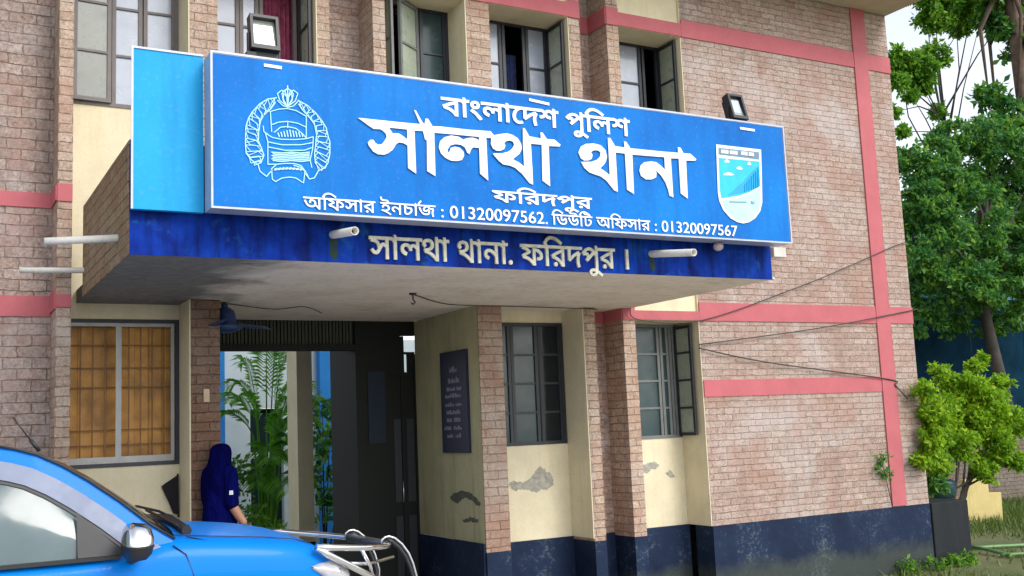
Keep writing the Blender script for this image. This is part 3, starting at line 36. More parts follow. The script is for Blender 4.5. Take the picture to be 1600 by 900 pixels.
BIG = [[2684,4182,2888,4183,3062,4184,3197,4187,3217,4167,3216,4137,3124,4133,3060,4135,2917,4135,2945,4094,2992,4099,3018,4086,3058,4061,3063,4014,3030,4030,2993,4033,2970,4018,2942,3974,2908,3946,2875,3931,2829,3930,2791,3948,2759,3989,2753,4010,2773,4031,2796,4033,2808,4012,2831,4000,2861,4008,2884,4038,2898,4065,2892,4089,2867,4109,2847,4116,2801,4113,2763,4133],[3060,4141,3117,4140,3120,3813,3058,3849],[3119,4288,3134,4285,3171,4220,3207,4172,3224,4064,3200,4075,3185,4138,3163,4190],[3209,4233,3230,4232,3262,4181,3275,4140,3273,3806,3209,3839,3214,4076,3189,4138],[3249,4179,3325,4185,3550,4184,3746,4191,3774,4163,3751,4138,3711,4137,3642,4137,3463,4136,3274,4132,3226,4135],[3646,4144,3707,4144,3709,3807,3643,3855],[3648,4105,3642,4051,3595,4052,3573,4032,3561,3998,3543,4006,3523,4047,3489,4062,3446,4063,3404,4049,3378,4014,3380,3995,3394,3996,3406,4030,3438,4042,3480,4037,3511,4010,3514,3981,3495,3947,3455,3934,3406,3933,3358,3951,3324,3983,3309,4027,3321,4073,3357,4106,3413,4125,3477,4121,3511,4102,3548,4118,3591,4126,3627,4119],[3751,4139,3774,4162,3826,4177,3886,4189,3938,4181,3982,4159,4009,4117,4012,4077,3991,4038,3929,3989,3980,3970,4031,3938,4100,3950,4097,3805,4070,3813,4006,3882,3948,3924,3904,3937,3845,3942,3809,3966,3767,4008,3760,4020,3842,4028,3894,4046,3929,4073,3949,4105,3939,4127,3913,4135,3883,4129,3860,4110,3870,4091,3858,4063,3828,4047,3791,4044,3762,4058,3745,4092],[4032,4245,4048,4244,4082,4189,4095,4153,4098,3984,4099,3803,4028,3877,4028,3944,4026,4112],[4082,4185,4181,4178,4204,4173,4194,4128,4098,4127],[4187,4226,4207,4226,4232,4190,4250,4174,4256,4127,4252,3803,4186,3842,4194,4128],[4243,4177,4313,4180,4366,4144,4357,4129,4252,4123],[4530,4097,4557,4148,4607,4174,4681,4184,4746,4176,4789,4141,4802,4086,4787,4043,4761,4012,4730,3985,4774,3964,4821,3933,4888,3938,4888,3805,4855,3813,4785,3888,4730,3919,4682,3929,4626,3942,4579,3976,4550,4022,4647,4031,4706,4053,4736,4084,4742,4116,4719,4131,4678,4128,4648,4111,4663,4088,4653,4056,4624,4041,4583,4036,4552,4050],[4821,4243,4842,4245,4880,4192,4888,4129,4888,3805,4816,3855,4820,3933,4821,4116],[4875,4183,4988,4177,5377,4180,5374,4133,5312,4131,5053,4126,4884,4129],[4979,4230,4998,4228,5031,4188,5053,4137,5047,3798,4981,3829,4981,4130],[5368,4180,5538,4184,5552,4137,5444,4128,5365,4132],[5132,4043,5169,4072,5239,4085,5291,4082,5333,4060,5379,4024,5442,3982,5446,3801,5411,3806,5397,3863,5375,3919,5335,3974,5294,4006,5273,4012,5289,3992,5281,3955,5236,3933,5176,3929,5130,3954,5116,3999],[5379,4140,5445,4143,5446,3982,5445,3797,5411,3813,5380,3977],[5528,4231,5555,4230,5583,4184,5605,4127,5597,3797,5528,3836,5529,4128],[5569,4185,5656,4187,5716,4144,5706,4132,5591,4122]]
EMBLEM = [[13,0,2099,4263,2036,4246,1979,4204,1930,4145,1903,4097,1885,4042,1881,3984,1880,3918,1884,3853,1918,3812,1965,3781,1977,3738,2021,3706,2043,3734,2061,3753],[13,0,2089,4230,2058,4181,2008,4131,1982,4083,1972,4016,1967,3949,1988,3902,2005,3850,1983,3795],[13,0,2247,4262,2315,4233,2374,4184,2420,4130,2447,4086,2459,4033,2473,3988,2471,3905,2455,3836,2427,3797,2385,3775,2356,3723,2320,3711,2293,3745],[13,0,2251,4235,2278,4197,2332,4143,2364,4101,2376,4033,2370,3965,2360,3895,2363,3828],[9,1,2085,4259,2079,4224,2055,4178,2058,4212],[8,0,2054,4251,2083,4220],[9,1,2037,4247,2051,4199,2027,4150,2010,4197],[9,1,1996,4217,2023,4169,2003,4121,1972,4169],[8,0,1972,4196,2036,4159],[9,1,1961,4182,1996,4138,1984,4088,1944,4131],[9,1,1929,4143,1975,4104,1977,4051,1927,4089],[8,0,1913,4115,1990,4098],[9,1,1904,4099,1959,4067,1972,4015,1913,4045],[9,1,1889,4053,1952,4028,1969,3978,1901,4001],[8,0,1884,4022,1973,4026],[9,1,1882,4005,1948,3989,1970,3942,1899,3957],[9,1,1880,3958,1950,3950,1984,3911,1911,3915],[8,0,1880,3927,1967,3952],[9,1,1880,3911,1956,3913,1996,3878,1916,3871],[9,1,1883,3864,1965,3877,2002,3844,1915,3826],[8,0,1895,3839,1993,3888],[9,1,1905,3827,1973,3843,1988,3809,1915,3789],[9,1,1939,3798,1979,3815,1983,3795,1938,3775],[8,0,1963,3782,1992,3820],[9,1,2260,4256,2262,4229,2283,4192,2284,4218],[8,0,2288,4244,2257,4227],[9,1,2303,4238,2287,4206,2307,4168,2326,4199],[9,1,2340,4212,2313,4181,2331,4145,2363,4175],[8,0,2364,4193,2300,4175],[9,1,2376,4183,2339,4156,2351,4118,2393,4144],[9,1,2405,4147,2361,4127,2366,4088,2415,4106],[8,0,2424,4123,2345,4126],[9,1,2432,4109,2380,4095,2372,4054,2429,4065],[9,1,2451,4067,2390,4060,2375,4019,2440,4022],[8,0,2458,4037,2370,4064],[9,1,2463,4021,2396,4023,2372,3983,2443,3977],[9,1,2472,3974,2397,3984,2368,3948,2447,3933],[8,0,2472,3942,2373,3994],[9,1,2471,3925,2394,3945,2362,3912,2444,3886],[9,1,2464,3876,2389,3907,2361,3877,2440,3840],[8,0,2457,3845,2364,3923],[9,1,2450,3829,2383,3868,2362,3842,2434,3796],[9,1,2417,3791,2375,3838,2363,3828,2407,3776],[8,0,2387,3776,2362,3852],[16,0,2176,4358,2174,4203],[12,0,2174,4208,2121,4243,2104,4293,2136,4321,2168,4275,2174,4208],[12,0,2174,4208,2144,4245,2135,4294,2154,4323,2171,4276,2174,4208],[12,0,2174,4208,2205,4252,2216,4303,2198,4329,2179,4276,2174,4208],[12,0,2174,4208,2229,4255,2248,4310,2216,4331,2182,4277,2174,4208],[13,0,2174,4208,2143,4259,2149,4309,2176,4340,2203,4316,2207,4266,2174,4208],[12,0,2103,4245,2138,4213,2174,4203,2215,4217,2252,4258],[12,0,2048,4158,2111,4183,2169,4194,2233,4187,2305,4154,2302,4003],[12,0,2053,4158,2060,4020],[12,0,2065,4070,2110,4092,2173,4104,2245,4098,2303,4076],[12,0,2078,4017,2123,4058,2172,4067,2230,4060,2275,4028,2302,3999],[12,0,2173,4104,2172,4058],[12,0,2003,4055,2007,4015,2038,3996],[12,0,2016,4007,2064,3980,2130,3973,2220,3980,2302,3994,2353,4013,2347,3930],[12,0,2033,3946,2130,3935,2265,3948,2347,3971],[12,0,2036,3911,2151,3899,2287,3911,2342,3935],[12,0,2016,4007,2033,3946,2031,3791,2092,3796],[12,0,2347,3930,2327,3847,2339,3794],[16,0,2104,4016,2113,3990],[16,0,2125,4023,2133,3992],[16,0,2145,4030,2154,3994],[16,0,2166,4038,2174,3996],[16,0,2187,4045,2195,3998],[16,0,2208,4042,2216,4000],[16,0,2228,4039,2237,4002],[16,0,2249,4035,2258,4004],[16,0,2270,4032,2278,4006],[15,0,2058,3877,2129,3877,2196,3890,2264,3889,2323,3901],[15,0,2067,3866,2129,3865,2196,3878,2264,3877,2323,3889],[15,0,2058,3854,2129,3854,2196,3866,2263,3866,2323,3878],[15,0,2066,3843,2128,3842,2196,3855,2263,3854,2322,3866],[15,0,2057,3831,2128,3830,2195,3843,2263,3842,2322,3854],[15,0,2066,3820,2128,3819,2195,3831,2263,3830,2322,3842],[12,0,2092,3796,2150,3807,2217,3811,2262,3801,2293,3763,2311,3729],[12,0,2092,3796,2056,3762,2060,3691,2082,3675,2126,3703,2180,3714,2225,3711,2278,3681,2289,3763,2262,3788,2208,3799],[28,0,2078,3757,2094,3764],[28,0,2103,3762,2119,3769],[28,0,2128,3766,2144,3773],[28,0,2153,3770,2169,3775],[28,0,2178,3772,2194,3777],[28,0,2203,3773,2219,3778],[28,0,2228,3773,2244,3778],[28,0,2254,3772,2270,3777],[45,0,2017,4483,2133,4480],[45,0,4106,4481,4280,4465],[45,0,6234,4470,6395,4466]]
SHIELD = [[0,5948,4297,6456,4297,6441,4046,6425,3822,6394,3740,6331,3675,6259,3635,6190,3619,6124,3628,6050,3658,5979,3723,5941,3799,5931,3867],[1,5969,4270,6430,4272,6426,4202,5966,4209],[2,5965,4180,6425,4187,6413,3964,6284,3901,6168,3862,5965,3823,5954,3886],[3,5966,3807,6166,3844,6413,3941,6404,3821,6377,3748,6321,3687,6255,3651,6192,3636,6131,3643,6064,3670,5996,3733],[4,6034,3853,6212,3984,6397,4141,6418,4143,6410,3974,6285,3914,6181,3883],[0,6028,4160,6057,4174,6083,4156,6071,4146,6026,4145],[0,6156,4109,6191,4124,6224,4106,6209,4095,6155,4095],[0,6006,4044,6066,4061,6123,4044,6098,4034,6005,4030],[0,6285,4160,6306,4174,6324,4154,6315,4144,6284,4145],[0,5997,4253,6075,4255,6072,4224,5994,4223],[0,6091,4253,6175,4256,6173,4225,6089,4223],[0,6220,4257,6288,4258,6286,4227,6218,4227],[0,6305,4257,6362,4257,6359,4226,6302,4226],[5,6052,3806,6242,3814,6241,3806,6051,3797],[5,6293,3822,6327,3820,6325,3800,6291,3800],[2,6234,3968,6238,3972,6232,3899,6227,3897],[2,6261,3993,6266,3997,6257,3908,6253,3906],[2,6288,4018,6293,4022,6283,3917,6278,3915],[2,6315,4044,6320,4048,6309,3926,6304,3924],[2,6343,4069,6347,4073,6335,3935,6330,3933],[2,6370,4094,6375,4098,6361,3944,6356,3942],[2,6398,4120,6403,4124,6387,3953,6382,3951]]

# ------------------------------------------------------------------ helpers
def origin(o):
    v = Vector((0, 0, 0))
    while o is not None:
        v += o.location; o = o.parent
    return v

def cdt(loops):
    """2-D loops (list of (u, v)) -> verts, triangles, boundary edges of their non-zero winding union"""
    from mathutils.geometry import delaunay_2d_cdt
    vs, es = [], []
    for l in loops:
        o = len(vs); vs += [Vector(p) for p in l]; es += [(o + i, o + (i + 1) % len(l)) for i in range(len(l))]
    ov, oe, of, *_ = delaunay_2d_cdt(vs, es, [], 0, 1e-7)
    cen = np.array([[(ov[a].x + ov[b].x + ov[c].x) / 3, (ov[a].y + ov[b].y + ov[c].y) / 3] for a, b, c in of])
    wn = np.zeros(len(cen), int)
    for l in loops:
        P = np.array(l, float); Q = np.roll(P, -1, 0)
        for (x1, y1), (x2, y2) in zip(P, Q):
            left = (x2 - x1) * (cen[:, 1] - y1) - (cen[:, 0] - x1) * (y2 - y1)
            wn += ((y1 <= cen[:, 1]) & (y2 > cen[:, 1]) & (left > 0)).astype(int); wn -= ((y1 > cen[:, 1]) & (y2 <= cen[:, 1]) & (left < 0)).astype(int)
    tri = [f for f, w in zip(of, wn) if w != 0]
    cnt = {}
    for f in tri:
        for i in range(3): k = (f[i], f[(i + 1) % 3]); cnt[k] = 1
    return [tuple(v) for v in ov], tri, [k for k in cnt if (k[1], k[0]) not in cnt]

class MB:
    """collects faces and links them as ONE mesh object"""
    def __init__(s): s.v = []; s.f = []; s.m = []; s.sm = []
    def add(s, vs, fs, mi=0, smooth=False):
        b = len(s.v); s.v += [tuple(p) for p in vs]
        for f in fs: s.f.append(tuple(b + i for i in f)); s.m.append(mi); s.sm.append(smooth)
        return s
    def box(s, x0, x1, y0, y1, z0, z1, mi=0):
        return s.add([(x0,y0,z0),(x1,y0,z0),(x1,y1,z0),(x0,y1,z0),(x0,y0,z1),(x1,y0,z1),(x1,y1,z1),(x0,y1,z1)],
                     [(0,3,2,1),(4,5,6,7),(0,1,5,4),(1,2,6,5),(2,3,7,6),(3,0,4,7)], mi)
    def prism(s, pts, y0, y1, mi=0):
        """polygon in X-Z, extruded along Y (y0 is the front)"""
        n = len(pts)
        tri = tessellate_polygon([[Vector((p[0], p[1], 0)) for p in pts]])
        v = [(p[0], y0, p[1]) for p in pts] + [(p[0], y1, p[1]) for p in pts]
        f = [t for t in tri] + [tuple(i + n for i in reversed(t)) for t in tri] + [(i, (i + 1) % n, (i + 1) % n + n, i + n) for i in range(n)]
        return s.add(v, f, mi)
    def outline(s, loops, y0, y1, mi=0):
        """lettering: filled outlines in X-Z with a front at y0 and sides back to y1"""
        v, tri, bd = cdt(loops); n = len(v)
        return s.add([(p[0], y0, p[1]) for p in v] + [(p[0], y1, p[1]) for p in v], list(tri) + [(a, b, b + n, a + n) for a, b in bd], mi)
    def tube(s, pts, r, n=10, mi=0, cap=True, smooth=True):
        pts = [Vector(p) for p in pts]; N = len(pts)
        rs = r if isinstance(r, (list, tuple)) else [r] * N
        t0 = (pts[1] - pts[0]).normalized()
        up = Vector((0, 0, 1)) if abs(t0.z) < .9 else Vector((1, 0, 0))
        a = t0.cross(up).normalized(); vs = []
        for i, p in enumerate(pts):
            t = (pts[min(i + 1, N - 1)] - pts[max(i - 1, 0)]).normalized()
            a = (a - t * a.dot(t)).normalized(); b = t.cross(a)
            for k in range(n):
                an = 2 * math.pi * k / n
                vs.append(p + (a * math.cos(an) + b * math.sin(an)) * rs[i])
        fs = [(i * n + k, i * n + (k + 1) % n, (i + 1) * n + (k + 1) % n, (i + 1) * n + k) for i in range(N - 1) for k in range(n)]
        s.add(vs, fs, mi, smooth)
        if cap:
            s.add(vs[:n], [tuple(reversed(range(n)))], mi); s.add(vs[-n:], [tuple(range(n))], mi)
        return s
    def lathe(s, prof, c, axis='z', n=20, mi=0, smooth=True):
        """prof: (radius, height)"""
        vs = []
        for r_, h in prof:
            for k in range(n):
                a = 2 * math.pi * k / n; p, q = r_ * math.cos(a), r_ * math.sin(a)
                vs.append({'z': (c[0]+p, c[1]+q, c[2]+h), 'y': (c[0]+p, c[1]+h, c[2]+q), 'x': (c[0]+h, c[1]+p, c[2]+q)}[axis])
        fs = [(i*n+k, i*n+(k+1) % n, (i+1)*n+(k+1) % n, (i+1)*n+k) for i in range(len(prof)-1) for k in range(n)]
        return s.add(vs, fs, mi, smooth)
    def grid(s, rows, mi=0, smooth=True, closed=False):
        n = len(rows[0]); vs = [p for r_ in rows for p in r_]
        m = n if closed else n - 1
        return s.add(vs, [(i*n+k, i*n+(k+1) % n, (i+1)*n+(k+1) % n, (i+1)*n+k) for i in range(len(rows)-1) for k in range(m)], mi, smooth)
    def ellipsoid(s, c, r, n=16, m=10, mi=0):
        rows = []
        for i in range(m + 1):
            t = math.pi * i / m
            rows.append([(c[0]+r[0]*math.sin(t)*math.cos(2*math.pi*k/n), c[1]+r[1]*math.sin(t)*math.sin(2*math.pi*k/n), c[2]+r[2]*math.cos(t)) for k in range(n)])
        return s.grid(rows, mi, True, True)
    def build(s, name, mats, parent=None, bevel=0, recalc=True):
        o0 = origin(parent)
        me = bpy.data.meshes.new(name)
        me.from_pydata([(p[0]-o0.x, p[1]-o0.y, p[2]-o0.z) for p in s.v], [], s.f)
        if not isinstance(mats, (list, tuple)): mats = [mats]
        for m in mats: me.materials.append(m)
        me.polygons.foreach_set('material_index', s.m); me.polygons.foreach_set('use_smooth', s.sm)
        if recalc:
            bm = bmesh.new(); bm.from_mesh(me)
            bmesh.ops.remove_doubles(bm, verts=bm.verts, dist=1e-5)
            bmesh.ops.recalc_face_normals(bm, faces=bm.faces); bm.to_mesh(me); bm.free()
        me.update()
        o = bpy.data.objects.new(name, me); COL.objects.link(o)
        if parent is not None: o.parent = parent
        if bevel:
            md = o.modifiers.new('bevel', 'BEVEL'); md.width = bevel; md.segments = 2; md.limit_method = 'ANGLE'; md.angle_limit = R(40)
        return o

def tag(o, label=None, cat=None, group=None, kind=None):
    if label: o['label'] = label
    if cat: o['category'] = cat
    if group: o['group'] = group
    if kind: o['kind'] = kind
    return o
def thing(name, label, cat, loc=(0, 0, 0), group=None):
    o = bpy.data.objects.new(name, None); COL.objects.link(o); o.location = loc; o.empty_display_size = .1
    return tag(o, label, cat, group)

# ------------------------------------------------------------------ materials
def nmat(name):
    m = bpy.data.materials.new(name); m.use_nodes = True; t = m.node_tree
    return m, t, t.nodes['Principled BSDF']
def N(t, typ, **kw):
    n = t.nodes.new(typ)
    for k, v in kw.items():
        if k.startswith('i_'): n.inputs[k[2:].replace('_', ' ')].default_value = v
        else: setattr(n, k, v)
    return n
def L(t, a, b): t.links.new(a, b)
def ramp(t, fac, stops):
    r_ = t.nodes.new('ShaderNodeValToRGB'); e = r_.color_ramp.elements
    while len(e) < len(stops): e.new(0.5)
    for q, (p, c) in zip(e, stops): q.position = p; q.color = (*c, 1) if len(c) == 3 else c
    L(t, fac, r_.inputs[0]); return r_.outputs[0]
def mixc(t, fac, a, b, mode='MIX'):
    m = t.nodes.new('ShaderNodeMix'); m.data_type = 'RGBA'; m.blend_type = mode
    for s_, v in ((0, fac), (6, a), (7, b)):
        if hasattr(v, 'node'): L(t, v, m.inputs[s_])
        elif isinstance(v, (tuple, list)): m.inputs[s_].default_value = (*v, 1)
        else: m.inputs[s_].default_value = v
    return m.outputs[2]
def noisef(t, vec, scale, detail=5, rough=.6, dist=0):
    n = N(t, 'ShaderNodeTexNoise'); n.inputs['Scale'].default_value = scale; n.inputs['Detail'].default_value = detail
    n.inputs['Roughness'].default_value = rough; n.inputs['Distortion'].default_value = dist
    L(t, vec, n.inputs['Vector']); return n.outputs[0]
def objco(t): return N(t, 'ShaderNodeTexCoord').outputs['Object']
def bump(t, b, h, strength=.3, dist=.01):
    n = N(t, 'ShaderNodeBump'); n.inputs['Strength'].default_value = strength; n.inputs['Distance'].default_value = dist
    L(t, h, n.inputs['Height']); L(t, n.outputs[0], b.inputs['Normal'])

def plain(name, col, rough=.5, metal=0, spec=.5, var=.12, scale=9, coat=0, bmp=0):
    """one colour, gently uneven"""
    m, t, b = nmat(name); co = objco(t)
    n = noisef(t, co, scale)
    lo = tuple(c * (1 - var) for c in col); hi = tuple(min(1, c * (1 + var)) for c in col)
    L(t, ramp(t, n, [(.3, lo), (.7, hi)]), b.inputs['Base Color'])
    b.inputs['Roughness'].default_value = rough; b.inputs['Metallic'].default_value = metal
    b.inputs['Specular IOR Level'].default_value = spec; b.inputs['Coat Weight'].default_value = coat
    if bmp: bump(t, b, noisef(t, co, scale * 5), bmp, .004)
    return m

def brick_mat(name, tint=(1, 1, 1), dark=1.0, row=.082, joint=.55, zone=1.0):
    m, t, b = nmat(name); co = objco(t)
    sep = N(t, 'ShaderNodeSeparateXYZ'); L(t, co, sep.inputs[0])
    ad = N(t, 'ShaderNodeMath', operation='ADD'); L(t, sep.outputs[0], ad.inputs[0]); L(t, sep.outputs[1], ad.inputs[1])
    wob = noisef(t, co, 7.0, 3); wm = N(t, 'ShaderNodeMath', operation='MULTIPLY_ADD'); L(t, wob, wm.inputs[0]); wm.inputs[1].default_value = .03; L(t, sep.outputs[2], wm.inputs[2])
    wu = noisef(t, co, 11.0, 2); um = N(t, 'ShaderNodeMath', operation='MULTIPLY_ADD'); L(t, wu, um.inputs[0]); um.inputs[1].default_value = .05; L(t, ad.outputs[0], um.inputs[2])
    cb = N(t, 'ShaderNodeCombineXYZ'); L(t, um.outputs[0], cb.inputs[0]); L(t, wm.outputs[0], cb.inputs[1])
    br = N(t, 'ShaderNodeTexBrick'); br.offset = .5
    for k, v in {'Scale': 1.0, 'Mortar Size': .006, 'Mortar Smooth': .8, 'Bias': .0, 'Brick Width': .225, 'Row Height': row}.items(): br.inputs[k].default_value = v
    T = lambda c, k=1: (c[0]*tint[0]*dark*k, c[1]*tint[1]*dark*k, c[2]*tint[2]*dark*k)
    br.inputs['Color1'].default_value = (*T((.385, .285, .245)), 1); br.inputs['Color2'].default_value = (*T((.475, .385, .345)), 1); br.inputs['Mortar'].default_value = (*T((.45, .36, .31)), 1)
    L(t, cb.outputs[0], br.inputs['Vector'])
    c = br.outputs[0]
    n0 = noisef(t, co, 12, 7, .8); c = mixc(t, .8, c, ramp(t, n0, [(.32, (.58, .55, .53)), (.5, (1.0, 1.0, 1.0)), (.68, (1.32, 1.3, 1.28))]), 'MULTIPLY')
    n1 = noisef(t, co, 42, 7, .85); c = mixc(t, .9, c, ramp(t, n1, [(.34, (.42, .39, .37)), (.5, (1.0, 1.0, 1.0)), (.66, (1.55, 1.52, 1.48))]), 'MULTIPLY')
    nj = noisef(t, co, 2.6, 4, .65)                          # joints are raked out and dark only in places
    jm = N(t, 'ShaderNodeMath', operation='MULTIPLY'); L(t, br.outputs[1], jm.inputs[0]); L(t, ramp(t, nj, [(.38, (.08,) * 3), (.62, (joint,) * 3)]), jm.inputs[1])
    c = mixc(t, jm.outputs[0], c, T((.16, .12, .10)))
    n2 = noisef(t, co, .95, 8, .75, .5)                       # pale efflorescence, broken up brick by brick
    q2 = N(t, 'ShaderNodeMath', operation='MULTIPLY_ADD'); L(t, n1, q2.inputs[0]); q2.inputs[1].default_value = .35; L(t, n2, q2.inputs[2])
    q3 = N(t, 'ShaderNodeMath', operation='SUBTRACT'); L(t, q2.outputs[0], q3.inputs[0]); q3.inputs[1].default_value = .175
    c = mixc(t, ramp(t, q3.outputs[0], [(.48, (0, 0, 0)), (.64, (.62 * zone,) * 3)]), c, T((.56, .52, .52)))
    n3 = noisef(t, co, 1.7, 5, .65, .3)                      # redder, less weathered zones
    c = mixc(t, ramp(t, n3, [(.46, (0, 0, 0)), (.64, (.55 * zone,) * 3)]), c, T((.40, .235, .19)))
    n4 = noisef(t, co, 75, 3, .6)                            # white flecks of old lime
    c = mixc(t, ramp(t, n4, [(.66, (0, 0, 0)), (.74, (.7,) * 3)]), c, T((.70, .65, .61)))
    mp = N(t, 'ShaderNodeMapping'); mp.inputs['Scale'].default_value = (6, 6, .5); L(t, co, mp.inputs[0])
    n5 = noisef(t, mp.outputs[0], 1.0, 6, .65)               # rain streaks
    c = mixc(t, ramp(t, n5, [(.54, (0, 0, 0)), (.8, (.55,) * 3)]), c, T((.21, .18, .155)))
    L(t, c, b.inputs['Base Color']); b.inputs['Roughness'].default_value = .95; b.inputs['Specular IOR Level'].default_value = .15
    h = N(t, 'ShaderNodeMath', operation='MULTIPLY_ADD'); L(t, br.outputs[1], h.inputs[0]); h.inputs[1].default_value = -.9; L(t, n0, h.inputs[2])
    h2 = N(t, 'ShaderNodeMath', operation='MULTIPLY_ADD'); L(t, n1, h2.inputs[0]); h2.inputs[1].default_value = .6; L(t, h.outputs[0], h2.inputs[2])
    bump(t, b, h2.outputs[0], .9, .02)
    return m

def paint_mat(name, col, stain=(.22, .2, .16), amt=.35, rough=.75, peel=None, peelcol=(.33, .31, .27), bmp=.15):
    m, t, b = nmat(name); co = objco(t)
    n = noisef(t, co, 3.5, 6, .6); c = ramp(t, n, [(.3, tuple(x * .86 for x in col)), (.65, col)])
    mp = N(t, 'ShaderNodeMapping'); mp.inputs['Scale'].default_value = (5, 5, .5); L(t, co, mp.inputs[0])
    n2 = noisef(t, mp.outputs[0], 1.3, 6, .65, .3)
    c = mixc(t, ramp(t, n2, [(.5, (0, 0, 0)), (.85, (amt,) * 3)]), c, stain)
    n4 = noisef(t, co, 40, 4, .6)
    c = mixc(t, ramp(t, n4, [(.3, (.18,) * 3), (.5, (0, 0, 0))]), c, stain)
    n5 = noisef(t, co, 17, 7, .75, .3); c = mixc(t, ramp(t, n5, [(.66, (0, 0, 0)), (.72, (.5,) * 3)]), c, tuple(.5 * (x + y) for x, y in zip(col, stain)))
    if peel:
        n3 = noisef(t, co, peel[0], 5, .55, .3)
        c = mixc(t, ramp(t, n3, [(peel[1], (0, 0, 0)), (peel[1] + .015, (1, 1, 1))]), c, peelcol)
    L(t, c, b.inputs['Base Color']); b.inputs['Roughness'].default_value = rough; b.inputs['Specular IOR Level'].default_value = .3
    bump(t, b, n4, bmp, .006)
    return m

def plinth_mat():
    m, t, b = nmat('navy plinth paint'); co = objco(t)
    n = noisef(t, co, 24, 8, .8, .2); nb = noisef(t, co, 2.0, 5, .65)
    c = ramp(t, nb, [(.3, (.004, .010, .034)), (.6, (.009, .024, .062)), (.75, (.016, .042, .075))])
    k = N(t, 'ShaderNodeMath', operation='MULTIPLY_ADD'); L(t, nb, k.inputs[0]); k.inputs[1].default_value = .62; L(t, n, k.inputs[2])
    c = mixc(t, ramp(t, k.outputs[0], [(.885, (0, 0, 0)), (.97, (.5,) * 3)]), c, (.16, .18, .21))          # chips down to the render
    c = mixc(t, ramp(t, n, [(.30, (.7,) * 3), (.42, (0, 0, 0))]), c, (.003, .005, .012))
    sep = N(t, 'ShaderNodeSeparateXYZ'); L(t, co, sep.inputs[0])
    ma = N(t, 'ShaderNodeMath', operation='MULTIPLY_ADD'); L(t, nb, ma.inputs[0]); ma.inputs[1].default_value = -.5; L(t, sep.outputs[2], ma.inputs[2])
    c = mixc(t, ramp(t, ma.outputs[0], [(.0, (.5,) * 3), (.16, (0, 0, 0))]), c, (.075, .085, .05))    # algae rising from the ground
    L(t, c, b.inputs['Base Color']); b.inputs['Roughness'].default_value = .75; b.inputs['Specular IOR Level'].default_value = .25
    bump(t, b, n, .6, .01)
    return m

def soffit_mat():
    m, t, b = nmat('mottled canopy plaster'); co = objco(t)
    n = noisef(t, co, 2.2, 6, .6, .4); n2 = noisef(t, co, 14, 5, .6)
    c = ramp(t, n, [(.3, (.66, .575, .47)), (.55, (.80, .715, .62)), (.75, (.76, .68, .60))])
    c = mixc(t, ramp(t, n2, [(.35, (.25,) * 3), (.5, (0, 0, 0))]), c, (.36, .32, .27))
    sep = N(t, 'ShaderNodeSeparateXYZ'); L(t, co, sep.inputs[0])          # darker grey bay at the open corner, edge broken by noise
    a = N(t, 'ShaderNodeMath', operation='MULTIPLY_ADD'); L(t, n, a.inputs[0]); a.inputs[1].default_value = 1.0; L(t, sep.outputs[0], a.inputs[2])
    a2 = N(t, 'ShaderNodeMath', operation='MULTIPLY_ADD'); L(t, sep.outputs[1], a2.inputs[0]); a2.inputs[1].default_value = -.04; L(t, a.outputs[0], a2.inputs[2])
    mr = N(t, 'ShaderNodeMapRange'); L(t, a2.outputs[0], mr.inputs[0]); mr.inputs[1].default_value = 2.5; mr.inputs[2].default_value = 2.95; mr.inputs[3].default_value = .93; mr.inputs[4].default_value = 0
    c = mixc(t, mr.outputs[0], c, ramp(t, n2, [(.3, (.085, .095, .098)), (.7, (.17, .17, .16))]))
    L(t, c, b.inputs['Base Color']); b.inputs['Roughness'].default_value = .9
    wv = N(t, 'ShaderNodeTexWave'); wv.wave_type = 'BANDS'; wv.bands_direction = 'X'; wv.inputs['Scale'].default_value = 1.05; wv.inputs['Distortion'].default_value = .25; L(t, co, wv.inputs['Vector'])
    hh = N(t, 'ShaderNodeMath', operation='MULTIPLY_ADD'); L(t, ramp(t, wv.outputs[1], [(.0, (0, 0, 0)), (.04, (1, 1, 1))]), hh.inputs[0]); hh.inputs[1].default_value = .7; L(t, n2, hh.inputs[2])
    bump(t, b, hh.outputs[0], .3, .006)
    return m

def fascia_mat():
    m, t, b = nmat('dark blue fascia paint'); co = objco(t)
    n = noisef(t, co, 3, 6, .65, .3); c = ramp(t, n, [(.3, (.001, .010, .15)), (.55, (.002, .038, .33)), (.75, (.005, .09, .42))])
    mp = N(t, 'ShaderNodeMapping'); mp.inputs['Scale'].default_value = (9, 9, 1.2); L(t, co, mp.inputs[0])
    n2 = noisef(t, mp.outputs[0], 1, 5, .6); c = mixc(t, ramp(t, n2, [(.45, (0, 0, 0)), (.68, (.8,) * 3)]), c, (.001, .002, .025))
    n3 = noisef(t, co, 7, 6, .7, .4); c = mixc(t, ramp(t, n3, [(.58, (0, 0, 0)), (.72, (.55,) * 3)]), c, (.02, .13, .33))
    L(t, c, b.inputs['Base Color']); b.inputs['Roughness'].default_value = .7; b.inputs['Specular IOR Level'].default_value = .1; return m

def sign_mat(name, a, bcol, rough=.42):
    m, t, b = nmat(name); co = objco(t)
    n = noisef(t, co, 1.3, 4, .5); c = ramp(t, n, [(.3, a), (.7, bcol)])
    mp = N(t, 'ShaderNodeMapping'); mp.inputs['Scale'].default_value = (3.0, 3, .4); L(t, co, mp.inputs[0])
    n2 = noisef(t, mp.outputs[0], 2.2, 4, .6)
    c = mixc(t, ramp(t, n2, [(.48, (0, 0, 0)), (.75, (.45,) * 3)]), c, tuple(x * .66 for x in a))
    n3 = noisef(t, co, 30, 5, .7); c = mixc(t, ramp(t, n3, [(.55, (0, 0, 0)), (.8, (.14,) * 3)]), c, (.45, .5, .55))
    L(t, c, b.inputs['Base Color']); b.inputs['Roughness'].default_value = rough; b.inputs['Specular IOR Level'].default_value = .12
    bump(t, b, noisef(t, co, 2.2, 2, .4), .12, .02)
    return m

